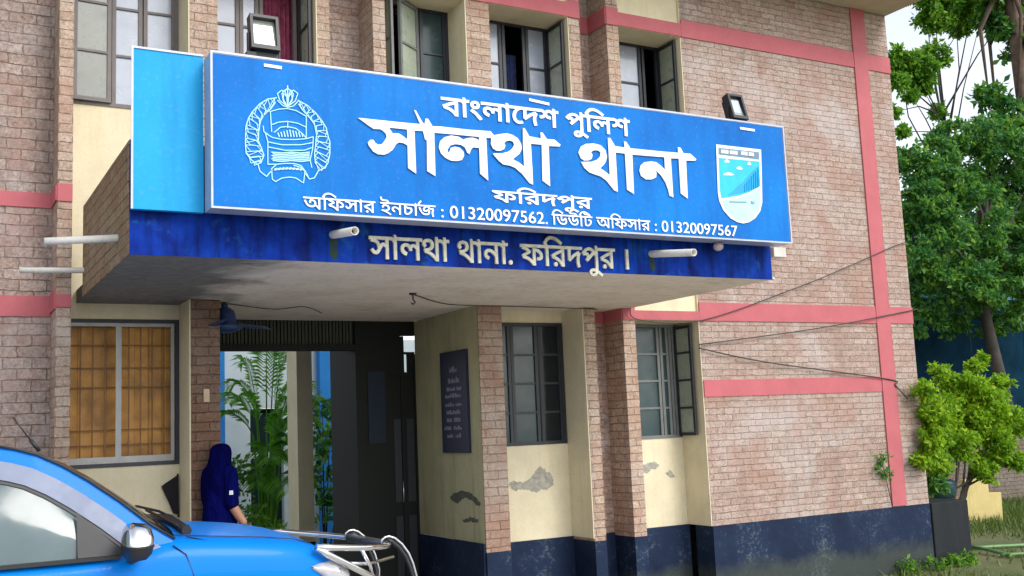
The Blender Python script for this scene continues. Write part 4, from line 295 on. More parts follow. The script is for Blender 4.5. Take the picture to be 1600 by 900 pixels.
def glass_mat(name, col, rough=.12, mirror=.45, spec=.9):
    m, t, b = nmat(name); co = objco(t)
    n = noisef(t, co, 3.2, 4, .6); L(t, ramp(t, n, [(.3, tuple(x * .75 for x in col)), (.7, col)]), b.inputs['Base Color'])
    L(t, ramp(t, noisef(t, co, 8, 4, .6), [(.3, (rough * .6,) * 3), (.8, (rough * 1.8,) * 3)]), b.inputs['Roughness'])
    b.inputs['Specular IOR Level'].default_value = spec; b.inputs['Coat Weight'].default_value = mirror; b.inputs['Coat Roughness'].default_value = .03; b.inputs['Coat IOR'].default_value = 2.2
    bump(t, b, noisef(t, co, 1.8, 2, .4), .04, .03)
    return m

def leaf_mat(name, cols, trans=.25, rough=.5):
    m, t, b = nmat(name)
    g = N(t, 'ShaderNodeNewGeometry'); n = noisef(t, objco(t), 1.3, 3)
    k = N(t, 'ShaderNodeMath', operation='MULTIPLY_ADD'); L(t, n, k.inputs[0]); k.inputs[1].default_value = .7; L(t, g.outputs['Random Per Island'], k.inputs[2])
    k2 = N(t, 'ShaderNodeMath', operation='MULTIPLY'); L(t, k.outputs[0], k2.inputs[0]); k2.inputs[1].default_value = .6
    c = ramp(t, k2.outputs[0], [(.12 + .76 * i / (len(cols) - 1), q) for i, q in enumerate(cols)])
    L(t, c, b.inputs['Base Color']); b.inputs['Roughness'].default_value = rough; b.inputs['Specular IOR Level'].default_value = .4
    tr = N(t, 'ShaderNodeBsdfTranslucent'); L(t, c, tr.inputs[0]); mx = N(t, 'ShaderNodeMixShader'); mx.inputs[0].default_value = trans
    out = t.nodes['Material Output']; L(t, b.outputs[0], mx.inputs[1]); L(t, tr.outputs[0], mx.inputs[2]); L(t, mx.outputs[0], out.inputs[0])
    return m

M = {}
M['brick'] = brick_mat('weathered rough brick', (1.02, .995, .97), row=.072, joint=.13, zone=1.0)
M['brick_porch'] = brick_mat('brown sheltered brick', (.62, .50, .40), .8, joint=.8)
M['brick_pier'] = brick_mat('brown pink pier brick', (.90, .84, .75), joint=.5)
M['brick_fin'] = brick_mat('tan pilaster brick', (1.1, 1.06, .95), joint=.7)
M['brick_left'] = brick_mat('grey pink block brick', (.98, .98, .98), row=.094, joint=.9)
def cloth_mat(name, col):
    m, t, b = nmat(name); co = objco(t)
    mp = N(t, 'ShaderNodeMapping'); mp.inputs['Scale'].default_value = (11, 11, 2.6); mp.inputs['Rotation'].default_value = (.25, .2, .3); L(t, co, mp.inputs[0])
    n = noisef(t, mp.outputs[0], 1, 4, .55, 1.2); L(t, ramp(t, n, [(.3, tuple(c * .7 for c in col)), (.7, tuple(c * 1.4 for c in col))]), b.inputs['Base Color'])
    b.inputs['Roughness'].default_value = .9; b.inputs['Specular IOR Level'].default_value = .03
    bump(t, b, n, 1.0, .05); return m
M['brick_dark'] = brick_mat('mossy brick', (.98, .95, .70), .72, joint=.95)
M['pink'] = paint_mat('pink band paint', (.50, .135, .155), (.28, .10, .10), .3)
M['cream'] = paint_mat('cream wall paint', (.74, .665, .47), (.5, .36, .16), .42)
M['cream_peel'] = paint_mat('peeling cream paint', (.74, .67, .48), (.45, .33, .15), .4)
M['olive'] = paint_mat('grubby porch paint', (.52, .48, .29), (.12, .13, .07), .6)
M['bare'] = plain('bare grey plaster', (.34, .33, .28), .9, var=.3, scale=22)
M['bare_dark'] = plain('bare dark plaster', (.10, .10, .075), .9, var=.3, scale=22)
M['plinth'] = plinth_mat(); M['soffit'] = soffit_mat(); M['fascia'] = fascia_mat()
M['porch_shade'] = paint_mat('shade dark porch paint', (.012, .0145, .0125), (.004, .005, .004), .4)  # near-black colour stands in for the deep shade inside the porch
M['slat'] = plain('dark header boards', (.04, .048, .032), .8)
M['floor'] = plain('worn porch floor', (.10, .10, .09), .7)
M['eave'] = paint_mat('eave plaster', (.62, .55, .42), (.35, .28, .2), .3)
M['frame_brown'] = plain('old window steel', (.14, .12, .115), .55)
M['frame_dark'] = plain('black window steel', (.018, .022, .03), .45)
M['frame_grey'] = plain('grey window steel', (.16, .17, .17), .5)
M['alu'] = plain('aluminium frame', (.34, .34, .33), .45, .3)
M['glass_sky'] = glass_mat('sky pale pane', (.36, .40, .485), .2, .22)  # pale base colour carries the bright sky mirrored in the panes
M['glass_green'] = glass_mat('dusty green pane', (.15, .165, .13), .3, .12)
M['glass_sash'] = glass_mat('open sash pane', (.36, .42, .33), .3, .15)
M['glass_teal'] = glass_mat('ribbed teal pane', (.032, .064, .070), .2, .03, .35)
M['glass_dark'] = glass_mat('dark pane', (.010, .016, .020), .12, .03, .3)
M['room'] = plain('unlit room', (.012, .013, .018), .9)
M['curtain_red'] = plain('magenta curtain', (.26, .045, .10), .9, var=.5, scale=14)
M['curtain_blue'] = plain('blue curtain', (.02, .035, .11), .9, var=.6, scale=18)
M['amber'] = plain('amber wood panel', (.52, .245, .042), .5, var=.45, scale=4)
M['grille'] = plain('brown iron grille', (.22, .10, .025), .6)
M['sign_blue'] = sign_mat('blue flex sign', (.0006, .12, .46), (.0008, .185, .60))
M['sign_cyan'] = sign_mat('light blue panel', (.012, .29, .62), (.02, .35, .70))
M['sign_edge'] = plain('silver sign edging', (.40, .44, .54), .4, .3)
M['letter'] = plain('white lettering', (.82, .84, .87), .5, var=.04)
M['emblem'] = plain('pale cyan line print', (.42, .78, .90), .5, var=.05)
M['relief'] = plain('cream relief lettering', (.55, .54, .43), .7, var=.25, scale=20)
M['sh0'] = M['letter']; M['sh1'] = plain('slate header', (.12, .22, .30), .5); M['sh2'] = plain('shield cyan', (.005, .46, .76), .5)
M['sh3'] = plain('shield pale blue', (.42, .68, .80), .5); M['sh4'] = plain('shield mid blue', (.004, .32, .66), .5); M['sh5'] = plain('shield mark', (.2, .36, .42), .5)
M['black'] = plain('black plastic', (.012, .013, .016), .45)
M['pvc'] = paint_mat('weathered pvc pipe', (.68, .66, .61), (.22, .19, .13), .55, .5)
M['fan'] = plain('blue fan enamel', (.01, .035, .12), .4)
M['chrome'] = plain('chrome', (.80, .80, .81), .09, 1.0, var=.03)
M['steel'] = plain('brushed tube', (.55, .55, .56), .25, .9)
M['rubber'] = plain('tyre rubber', (.02, .02, .02), .85)
M['wood'] = plain('brown bark', (.12, .08, .06), .9, var=.45, scale=5, bmp=.6)
M['bark_dark'] = plain('dark bark', (.05, .042, .036), .9, var=.4, scale=5, bmp=.6)
def car_paint():
    m, t, b = nmat('bright blue car paint')
    b.inputs['Base Color'].default_value = (.001, .17, .72, 1); b.inputs['Metallic'].default_value = .0; b.inputs['Roughness'].default_value = .35; b.inputs['Specular IOR Level'].default_value = .1
    b.inputs['Coat Weight'].default_value = .08; b.inputs['Coat Roughness'].default_value = .03
    n = noisef(t, objco(t), 900, 2); L(t, ramp(t, n, [(.3, (.0004, .15, .58)), (.7, (.001, .20, .70))]), b.inputs['Base Color'])
    return m
M['car'] = car_paint()
M['car_glass'] = glass_mat('tinted car glass', (.085, .13, .14), .08, .05, .45)
M['visor'] = glass_mat('smoked rain visor', (.20, .235, .34), .3, 0, .25)
M['windscreen'] = glass_mat('dark windscreen', (.008, .010, .014), .06, .08)

# ------------------------------------------------------------------ ground
def ground_mat():
    m, t, b = nmat('earth and patchy grass'); co = objco(t)
    n = noisef(t, co, .7, 8, .65); c = ramp(t, n, [(.3, (.055, .085, .02)), (.5, (.11, .125, .04)), (.68, (.20, .165, .09))])
    n2 = noisef(t, co, 22, 5, .7); c = mixc(t, .6, c, ramp(t, n2, [(.3, (.5, .5, .5)), (.7, (1.3, 1.3, 1.3))]), 'MULTIPLY')
    L(t, c, b.inputs['Base Color']); b.inputs['Roughness'].default_value = .95; bump(t, b, n2, .5, .02); return m
tag(MB().add([(-400, -400, 0), (400, -400, 0), (400, 400, 0), (-400, 400, 0)], [(0, 1, 2, 3)]).build('ground', ground_mat()), kind='structure')
tag(MB().box(-14, 8.2, -16, -.32, .004, .2).build('driveway', plain('dusty concrete', (.46, .44, .40), .85, bmp=.3)), kind='structure')

# ------------------------------------------------------------------ the police station
PS = thing('police_station', 'two storey brick station with pink bands, cream window bays and a navy base', 'building', (0, 0, 0))
ZP, ZT = .79, 7.2                       # plinth top, wall top
def part(name, mb, mat, parent=PS, **k): return mb.build(name, mat, parent, **k)
class Split:
    """each box becomes a part of its own"""
    def __init__(s, name, mat): s.n, s.m = name, mat
    def box(s, *a): part(s.n, MB().box(*a), M[s.m])
# main brick wall on the right with its pink bands
mb = MB(); mb.box(7.69, 11.17, 0, .3, ZP, ZT); mb.box(10.87, 11.17, .3, 2.6, ZP, ZT); part('brick_wall', mb, M['brick'])
for z0, z1 in ((6.39, 6.6), (3.06, 3.27), (2.205, 2.392)):
    mb = Split('pink_band', 'pink')
    y = -.014 if z0 > 3 else -.011
    mb.box(7.69, 10.503, y, -.0005, z0, z1); mb.box(10.752, 11.176, y, -.0005, z0, z1) if z0 > 3 else None
part('pink_upright', MB().box(10.505, 10.75, -.02, -.0005, ZP + .01, ZT - .002), M['pink'])
# plinth, following the recesses
mb = Split('plinth', 'plinth')
mb.box(7.69, 11.175, -.006, .3, 0, ZP - .002); mb.box(6.80, 7.688, .40, .6, 0, ZP - .002)
for x0, x1 in ((.985, 1.10), (2.07, 2.32), (4.88, 5.15), (6.14, 6.28), (6.64, 6.80)): mb.box(x0, x1, -.004, .6, 0, ZP - .03)
mb.box(5.152, 6.138, .40, .6, 0, ZP - .002); mb.box(6.282, 6.638, .36, .6, 0, ZP - .002); mb.box(1.102, 2.068, .40, .6, 0, ZP - .002)
mb.box(-3, .983, .36, .6, 0, ZP - .002)
mb.box(4.86, 4.879, .02, 1.54, 0, .845)
# brick fins either side of each window bay
for x0, x1, z0 in ((.985, 1.10, ZP-.028), (2.07, 2.32, ZP-.028), (3.27, 3.39, 3.32), (3.84, 3.97, 3.32), (4.88, 5.15, ZP-.028), (6.14, 6.28, ZP-.028), (6.64, 6.80, ZP-.028)):
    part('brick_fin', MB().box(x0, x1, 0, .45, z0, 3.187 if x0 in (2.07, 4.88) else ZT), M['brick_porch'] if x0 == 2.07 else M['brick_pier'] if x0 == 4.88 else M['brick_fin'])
    if x0 in (2.07, 4.88): part('brick_fin', MB().box(x0, x1, 0, .45, 3.188, ZT), M['brick_fin'])
# brick grooves between bays
for x0, x1, z0 in ((-3, .984, ZP), (3.391, 3.839, 3.32), (6.281, 6.639, ZP)):
    part('groove_wall', MB().box(x0, x1, .37, .5, z0, ZT), M['brick_left'] if x0 < 0 else M['brick'])
    mb = Split('pink_band', 'pink')
    for a, b in ((6.394, 6.59), (3.06, 3.235)) if z0 < 1 else ((6.394, 6.59),): mb.box(x0, x1, .357, .3695, a, b)
    if x0 < 0: mb.box(x0, x1, .357, .3695, 3.998, 4.128)
    if x0 > 6: mb.box(6.6255, 6.6395, .001, .3565, 6.394, 6.59); mb.box(6.6255, 6.6395, .001, .3565, 3.06, 3.235)
    if x0 < 0: mb.box(.9705, .9845, .001, .3565, 3.998, 4.128); mb.box(.9705, .9845, .001, .3565, 3.085, 3.25)
mb = Split('pink_band', 'pink'); mb.box(.984, 1.101, -.012, -.0005, 3.99, 4.138); mb.box(.984, 1.101, -.012, -.0005, 3.10, 3.205)
for x0, x1 in ((6.14, 6.28), (6.64, 6.80), (4.88, 5.15), (3.27, 3.39), (3.84, 3.97), (2.07, 2.32)):
    mb = Split('pink_band', 'pink'); mb.box(x0, x1, -.012, -.0005, 6.392, 6.595)
    if x0 > 6.5: mb.box(x0, x1, -.012, -.0005, 3.06, 3.24)
# window bays: cream panels, returns, lintels
def bay(x0, x1, zs, peel=False):
    mat = M['cream_peel'] if peel else M['cream']
    mb = MB()
    for z0, z1 in zs: mb.box(x0, x1, .42, .5, z0, z1)
    mb.box(x1 - .012, x1 - .0005, .004, .4195, zs[0][0], zs[-1][1])      # plastered right return
    part('cream_panel', mb, mat)
def lintel(x0, x1, z0, z1, top):
    mb = MB(); mb.box(x0, x1 - .013, .001, .44, z0, z1 - .002); mb.box(x0, x1 - .013, .03, .44, z1, top); part('lintel', mb, M['cream'])
    part('pink_band', MB().box(x0, x1, -.012, .0005, z0 + .004, z1), M['pink'])
Z0, Z1, U0, U1 = 1.765, 3.06, 4.97, 6.40
bay(1.10, 2.07, [(ZP, Z0), (3.05, U0), (6.392, ZT)]); lintel(1.10, 2.07, 6.392, 6.56, ZT)
bay(2.32, 3.27, [(3.96, U0), (6.392, ZT)]); lintel(2.32, 3.27, 6.392, 6.56, ZT)
bay(3.97, 4.88, [(3.96, U0), (6.392, ZT)]); lintel(3.97, 4.88, 6.392, 6.56, ZT)
bay(5.15, 6.14, [(ZP, Z0), (3.06, 3.3), (3.96, U0), (6.392, ZT)], True); lintel(5.15, 6.14, 6.392, 6.56, ZT)
bay(6.80, 7.69, [(ZP, Z0), (3.06, U0), (6.392, ZT)], True); lintel(6.80, 7.69, 6.392, 6.55, ZT); lintel(6.80, 7.69, 3.06, 3.165, 3.45)
# patches where the paint has come away
rag = random.Random(3)
def ragged(p):
    out = []
    for (x0, z0), (x1, z1) in zip(p, p[1:] + p[:1]):
        for i in range(6): t = i / 6; out.append((x0 + (x1 - x0) * t + rag.uniform(-.009, .009), z0 + (z1 - z0) * t + rag.uniform(-.009, .009)))
    return out
for p in ([[5.385, 1.375], [5.425, 1.412], [5.485, 1.395], [5.546, 1.385], [5.656, 1.424], [5.723, 1.513], [5.779, 1.537], [5.839, 1.487], [5.893, 1.457], [5.921, 1.402], [5.926, 1.341], [5.844, 1.293], [5.774, 1.304], [5.71, 1.275], [5.611, 1.308], [5.535, 1.32], [5.457, 1.299]], [[7.085, 1.472], [7.166, 1.496], [7.255, 1.506], [7.324, 1.474], [7.276, 1.426], [7.214, 1.437], [7.158, 1.384], [7.097, 1.401]], [[7.407, 1.383], [7.471, 1.401], [7.538, 1.326], [7.483, 1.322], [7.431, 1.346]]): part('bare_patch', MB().prism(ragged(p), .4165, .4198), M['bare'])
for p in ([[0.777, 1.273], [0.637, 1.323], [0.487, 1.341], [0.301, 1.328], [0.178, 1.282], [0.086, 1.23], [0.116, 1.197], [0.265, 1.247], [0.405, 1.28], [0.494, 1.257], [0.586, 1.215], [0.735, 1.229]], [[0.511, 1.052], [0.32, 1.088], [0.14, 1.072], [0.17, 1.039], [0.31, 1.044], [0.455, 1.023]]):
    mb = MB().prism(ragged(p), 4.8768, 4.8783); mb.v = [(y, x, z) for x, y, z in mb.v]; part('bare_patch', mb, M['bare_dark'])
# rooms behind the glass, roof, rear wall
mb = MB()
mb.box(-3, 11.1, 2.5, 2.6, 3.35, ZT); mb.box(-3, 2.3, 2.5, 2.6, 0, 3.35); mb.box(5.8, 11.1, 2.5, 2.6, 0, 3.35)
mb.box(-3, 2.32, .52, 2.5, 3.2, 3.35); mb.box(2.32, 11.1, .52, 2.5, 3.30, 3.35); mb.box(2.2, 2.31, .46, 2.5, 0, 3.2); mb.box(5.02, 11.1, .6, 2.5, 0, .3)
mb.box(3.5, 3.6, .5, 2.5, 3.35, ZT); mb.box(6.4, 6.5, .5, 2.5, 3.35, ZT)
part('rooms', mb, M['room'])
part('eave', MB().box(-3, 11.2, -.95, 2.7, ZT, ZT + .16), M['eave'])

# windows ----------------------------------------------------------
def window(x0, x1, z0, z1, cols, nrows, frame, y=.46, mull=.035, label=None):
    """cols: (xa, xb, glass or None for an open gap)"""
    fb = MB(); t = .035
    fb.box(x0, x1, y - .05, y, z0, z0 + t); fb.box(x0, x1, y - .05, y, z1 - t, z1)
    fb.box(x0, x0 + t, y - .05, y, z0 + t, z1 - t); fb.box(x1 - t, x1, y - .05, y, z0 + t, z1 - t)
    w = fb.build('window', frame, PS)
    if label: w['label'] = label
    zs = [z0 + t + (z1 - z0 - 2 * t) * i / nrows for i in range(nrows + 1)]
    for xa, xb, g in cols:
        s_ = MB(); m_ = mull
        s_.box(xa, xa + m_, y - .042, y - .008, zs[0], zs[-1]); s_.box(xb - m_, xb, y - .042, y - .008, zs[0], zs[-1])
        if g is not None:
            for z in zs[1:-1]: s_.box(xa + m_, xb - m_, y - .04, y - .01, z - .011, z + .011)
        s_.build('sash', frame, w)
        if g is not None:
            MB().add([(xa + m_, y - .024, zs[0]), (xb - m_, y - .024, zs[0]), (xb - m_, y - .024, zs[-1]), (xa + m_, y - .024, zs[-1])], [(0, 1, 2, 3)]).build('pane', g, w)
    return w
def open_sash(w, hx, hy, ang, wd, z0, z1, nrows, frame, glass):
    """a casement leaf swung out about the upright at (hx, hy)"""
    a = R(ang); d = Vector((math.cos(a), math.sin(a), 0)); n = Vector((-d.y, d.x, 0)) * .014
    sb = MB(); t = .035
    def bar(u0, u1, za, zb):
        p = [Vector((hx, hy, 0)) + d * u for u in (u0, u1)]
        vs = [(*(q + s_ * n).xy, z) for z in (za, zb) for q, s_ in ((p[0], -1), (p[1], -1), (p[1], 1), (p[0], 1))]
        sb.add(vs, [(0,3,2,1),(4,5,6,7),(0,1,5,4),(1,2,6,5),(2,3,7,6),(3,0,4,7)])
    bar(0, t, z0, z1); bar(wd - t, wd, z0, z1); bar(t, wd - t, z0, z0 + t); bar(t, wd - t, z1 - t, z1)
    for i in range(1, nrows): z = z0 + (z1 - z0) * i / nrows; bar(t, wd - t, z - .011, z + .011)
    sb.build('open_sash', frame, w)
    q = [Vector((hx, hy, 0)) + d * u for u in (t, wd - t)]
    MB().add([(q[0].x, q[0].y, z0 + t), (q[1].x, q[1].y, z0 + t), (q[1].x, q[1].y, z1 - t), (q[0].x, q[0].y, z1 - t)], [(0, 1, 2, 3)]).build('pane', glass, w)
def curtain(w, x0, x1, z0, z1, y, mat):
    n = 40; rows = []
    for z in (z0, z1): rows.append([(x0 + (x1 - x0) * i / n, y + .018 * math.sin(i * 1.3) + .008 * math.sin(i * 2.9 + z), z) for i in range(n + 1)])
    MB().grid(rows).build('curtain', mat, w)
# upper row, left to right
w = window(1.10, 2.058, U0, U1, [(1.47, 1.735, M['glass_sky']), (1.745, 2.03, M['glass_sky'])], 3, M['frame_brown'], label='window with a dark leaf ajar and two pale panes')
open_sash(w, 1.46, .40, 184, .325, U0 + .03, U1 - .02, 3, M['frame_brown'], M['glass_green'])
w = window(2.32, 3.258, U0, U1, [(2.36, 2.63, M['glass_sky']), (2.635, 2.82, M['glass_sky']), (2.83, 3.2, None)], 3, M['frame_brown'], label='window with a magenta curtain and an open right leaf')
curtain(w, 2.84, 3.24, U0 + .03, U1 - .04, .56, M['curtain_red']); open_sash(w, 3.235, .41, -92, .33, U0 + .03, U1 - .03, 3, M['frame_dark'], M['glass_sash'])
w = window(3.97, 4.868, U0, U1, [(4.0, 4.12, M['glass_sash']), (4.13, 4.53, None), (4.54, 4.84, M['glass_teal'])], 3, M['frame_dark'], label='window with its middle leaf swung out')
open_sash(w, 4.50, .40, 215, .36, U0 + .03, U1 - .03, 3, M['frame_grey'], M['glass_sash']); open_sash(w, 4.03, .40, -78, .30, U0 + .03, U1 - .03, 3, M['frame_grey'], M['glass_sash'])
curtain(w, 4.56, 4.66, U0 + .03, U1 - .08, .50, M['pvc'])
w = window(5.15, 6.128, U0, U1, [(5.18, 5.52, M['glass_sky']), (5.53, 5.82, None), (5.83, 6.10, M['glass_sky'])], 3, M['frame_dark'], label='window open in the middle on a blue curtain')
curtain(w, 5.55, 5.80, U0 + .03, U1 - .3, .60, M['curtain_blue']); open_sash(w, 6.105, .41, -91, .34, U0 + .03, U1 - .03, 3, M['frame_dark'], M['glass_sash'])
w = window(6.80, 7.678, U0, U1, [(6.83, 7.40, M['glass_sky']), (7.42, 7.65, None)], 3, M['frame_dark'], label='window with its right leaf pushed fully open')
open_sash(w, 7.655, .41, -91, .33, U0 + .03, U1 - .03, 3, M['frame_dark'], M['glass_sash'])
# ground row
w = window(1.10, 2.058, Z0, 3.05, [], 1, M['frame_dark'], label='wide aluminium window with amber panels behind a grille')
for xa, xb in ((1.115, 1.545), (1.535, 2.015)):
    y = .42 if xa < 1.3 else .435
    s_ = MB(); s_.box(xa, xa + .03, y - .02, y, Z0 + .035, 3.015); s_.box(xb - .03, xb, y - .02, y, Z0 + .035, 3.015)
    s_.box(xa + .03, xb - .03, y - .02, y, Z0 + .035, Z0 + .09); s_.box(xa + .03, xb - .03, y - .02, y, 2.985, 3.015); s_.build('sliding_sash', M['alu'], w)
mb = MB()
for i in range(9): x = 1.13 + .1 * i; mb.box(x, x + .012, .47, .48, Z0 + .04, 3.01)
for z in (1.95, 2.08, 2.45, 2.62, 2.82): mb.box(1.11, 2.04, .481, .489, z, z + .011)
mb.build('grille', M['grille'], w)
mb = MB()
for i in range(8): mb.box(1.105 + .118 * i, 1.105 + .118 * i + .115, .53 + .004 * (i % 2), .545, Z0, 3.05)
mb.build('amber_panel', M['amber'], w)
w = window(5.15, 6.115, Z0, 3.06, [(5.2, 5.47, M['glass_teal']), (5.475, 5.80, M['glass_teal']), (5.82, 6.09, M['glass_dark'])], 4, M['frame_dark'], label='black framed window of ribbed teal panes, right leaf dark')
w = window(6.80, 7.66, Z0, 3.06, [(6.83, 7.02, M['glass_teal']), (7.03, 7.42, M['glass_teal']), (7.43, 7.55, M['glass_teal']), (7.56, 7.64, M['glass_dark'])], 4, M['frame_grey'], label='grey framed window with a leaf folded back against the wall')
open_sash(w, 7.64, .41, -91, .31, Z0 + .02, Z1 - .03, 4, M['frame_dark'], M['glass_sash'])

# porch ------------------------------------------------------------
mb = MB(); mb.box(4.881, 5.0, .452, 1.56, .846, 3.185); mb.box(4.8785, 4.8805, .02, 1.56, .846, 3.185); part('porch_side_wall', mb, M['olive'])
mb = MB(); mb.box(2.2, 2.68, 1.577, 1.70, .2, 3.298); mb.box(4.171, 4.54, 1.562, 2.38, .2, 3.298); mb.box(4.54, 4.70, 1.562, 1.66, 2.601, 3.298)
mb.box(4.70, 4.90, 1.577, 1.66, 3.03, 3.298); mb.box(2.68, 4.171, 1.60, 1.75, 2.87, 3.298); mb.box(4.861, 4.90, 1.562, 1.70, .2, 2.82); part('porch_back_wall', mb, M['porch_shade'])
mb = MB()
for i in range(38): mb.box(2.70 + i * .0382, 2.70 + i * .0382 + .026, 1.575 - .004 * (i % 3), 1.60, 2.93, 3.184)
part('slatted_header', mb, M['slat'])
part('header_beam', MB().box(2.66, 4.19, 1.53, 1.572, 2.862, 2.925), M['porch_shade'])
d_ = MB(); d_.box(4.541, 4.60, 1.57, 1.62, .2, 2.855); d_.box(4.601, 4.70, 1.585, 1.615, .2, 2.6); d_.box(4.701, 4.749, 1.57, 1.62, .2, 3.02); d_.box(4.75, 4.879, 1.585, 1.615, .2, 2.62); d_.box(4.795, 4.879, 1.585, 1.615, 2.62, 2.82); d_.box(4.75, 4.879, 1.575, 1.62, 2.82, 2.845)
dr = d_.build('porch_door', M['porch_shade'], PS)
for z0, z1 in ((.4, 1.05), (1.2, 2.1)):
    for x0, x1 in ((4.61, 4.69), (4.76, 4.85)): MB().box(x0, x1, 1.578, 1.584, z0, z1).build('door_panel', M['frame_dark'], dr)
MB().tube([(4.69, 1.575, 1.2), (4.69, 1.55, 1.2), (4.69, 1.55, 1.42), (4.69, 1.575, 1.42)], .008).build('door_handle', M['steel'], dr)
part('porch_floor', MB().box(2.2, 4.876, -.31, 2.6, .202, .36), M['floor'])
part('veranda_post', MB().box(4.29, 4.495, 4.0, 4.42, .18, 3.6), M['cream'])
part('post_base', MB().box(4.28, 4.505, 3.99, 4.43, .0, .62), M['plinth'])
part('veranda_beam', MB().box(4.30, 5.6, 4.02, 4.4, 3.6, 3.75), M['eave'])

# canopy -------------------------------------------------------------
XA, XB, YF, ZS, ZC = 1.19, 6.742, -2.22, 3.186, 3.955
mb = MB(); mb.box(XA, XB, YF, -.002, ZS, 3.31)
for x0, x1, y1 in ((1.19, 2.068, .419), (2.322, 4.879, 1.561), (5.151, 6.126, .419), (6.281, 6.624, .355)): mb.box(x0, x1, -.002, y1, ZS, 3.298)
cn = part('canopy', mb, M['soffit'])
mb = MB(); mb.box(XA, XA + .12, YF + .002, -.002, 3.311, ZC); mb.box(XA - .004, XA - .0005, YF + .002, -.002, ZS + .002, ZC); mb.build('canopy_side_wall', M['brick_dark'], cn)
MB().box(XB - .12, XB, YF + .002, -.002, 3.311, ZC).build('canopy_side_wall', M['brick'], cn)
mb = MB(); mb.box(XA + .121, XB - .121, YF + .002, YF + .11, 3.311, ZC); mb.box(XA, XB, YF - .005, YF - .0005, ZS, ZC); mb.build('fascia', M['fascia'], cn)

# ------------------------------------------------------------------ lettering
def text_mesh(key, x0, x1, zb, sz, y, depth, mat, parent, name):
    T = TEXT[key]; xs = [l[i] for l in T for i in range(0, len(l), 2)]; a, b = min(xs), max(xs); sx = (x1 - x0) / (b - a)
    return MB().outline([[(x0 + (l[i] - a) * sx, zb + l[i + 1] * sz) for i in range(0, len(l), 2)] for l in T], y - depth, y).build(name, mat, parent)
M['slime'] = paint_mat('green drip stain', (.012, .035, .03), (.03, .06, .03), .6)
for x, w_, z0 in ((2.585, .035, 3.20), (5.40, .03, 3.215)):
    MB().prism(ragged([(x - w_, 3.355), (x + w_, 3.355), (x + w_ * .8, 3.29), (x + w_ * 1.1, 3.24), (x + w_ * .2, z0), (x - w_ * .7, z0 + .03), (x - w_ * .9, 3.28)]), YF - .0062, YF - .0045).build('drip_stain', M['slime'], cn)
text_mesh('L5', 2.85, 5.15, 3.225, .00052, YF - .006, .018, M['relief'], cn, 'fascia_lettering')

# ------------------------------------------------------------------ sign board over the canopy
SB = thing('sign_board', 'long blue police station sign with white lettering mounted on the canopy edge', 'sign', (4.2, -2.4, 3.47))
SX0, SX1, SZ0, SZ1, SY0, SY1 = 1.656, 6.742, 3.472, 4.536, -2.5, -2.31
mb = MB(); mb.box(SX0, SX1, SY0 + .02, SY1, SZ0, SZ1); mb.build('sign_box', M['sign_edge'], SB)
# the flex face sags and creases a little between its frame
nx, nz = 120, 24; rows = []
for j in range(nz + 1):
    z = SZ0 + .014 + (SZ1 - SZ0 - .028) * j / nz; row = []
    for i in range(nx + 1):
        x = SX0 + .014 + (SX1 - SX0 - .028) * i / nx; e = min(1, min(i, nx - i) / 8, min(j, nz - j) / 4)
        crease = .006 * math.exp(-((x - 6.60) / .05) ** 2) * e
        row.append((x, SY0 + e * (.004 * noise.noise((x * 1.7, z * 1.5, 3)) + crease) + .0015, z))
    rows.append(row)
face = MB().grid(rows).build('sign_face', M['sign_blue'], SB)
eb = MB(); t = .010
eb.box(SX0 - .004, SX1 + .004, SY0 - .006, SY0 + .003, SZ0 - .004, SZ0 + t); eb.box(SX0 - .004, SX1 + .004, SY0 - .006, SY0 + .003, SZ1 - t, SZ1 + .004)
eb.box(SX0 - .004, SX0 + t, SY0 - .006, SY0 + .003, SZ0 + t, SZ1 - t); eb.box(SX1 - t, SX1 + .004, SY0 - .006, SY0 + .003, SZ0 + t, SZ1 - t); eb.build('sign_edging', M['sign_edge'], SB)
YL = SY0 - .004
text_mesh('L1', 3.34, 5.048, 4.281, .00042, YL, .004, M['letter'], SB, 'name_lettering')
mb = MB()
bl = []
for p in BIG:
    l = [(p[k] / 1000, p[k + 1] / 1000) for k in range(0, len(p), 2)]
    bl.append(l if sum(l[i-1][0]*l[i][1] - l[i][0]*l[i-1][1] for i in range(len(l))) > 0 else l[::-1])
mb.outline(bl, YL - .008, YL)
mb.build('station_lettering', M['letter'], SB)
text_mesh('L3', 3.74, 4.637, 3.650, .00027, YL, .004, M['letter'], SB, 'district_lettering')
text_mesh('L4a', 2.272, 4.217, 3.503, .000262, YL, .004, M['letter'], SB, 'phone_lettering')
text_mesh('L4b', 4.255, 6.118, 3.503, .000262, YL, .004, M['letter'], SB, 'phone_lettering')
# the reph over the last letter of the first phone line
MB().prism([(3.125, 3.592), (3.138, 3.588), (3.158, 3.612), (3.148, 3.617)], YL - .004, YL).build('phone_lettering', M['letter'], SB)
em, wd = MB(), MB(); k_ = 0
for s_ in EMBLEM:
    w_, closed = s_[0] / 10 * .0032, s_[1]; pts = [Vector((s_[i] / 1000, 0, s_[i + 1] / 1000)) for i in range(2, len(s_), 2)]
    tgt = wd if s_[0] >= 40 else em
    if closed: pts.append(pts[0])
    for a, b in zip(pts, pts[1:]):
        d = (b - a); ln = d.length
        if ln < 1e-5: continue
        d /= ln; n_ = Vector((-d.z, 0, d.x)) * w_ * .75; e_ = d * w_ * .3; y = YL - .0015 - .00025 * (k_ % 9); k_ += 1
        tgt.add([tuple(v + Vector((0, y, 0))) for v in (a - e_ - n_, b + e_ - n_, b + e_ + n_, a - e_ + n_)], [(0, 1, 2, 3)])
em.build('police_emblem', M['emblem'], SB); wd.build('small_print', M['letter'], SB)
sh = None
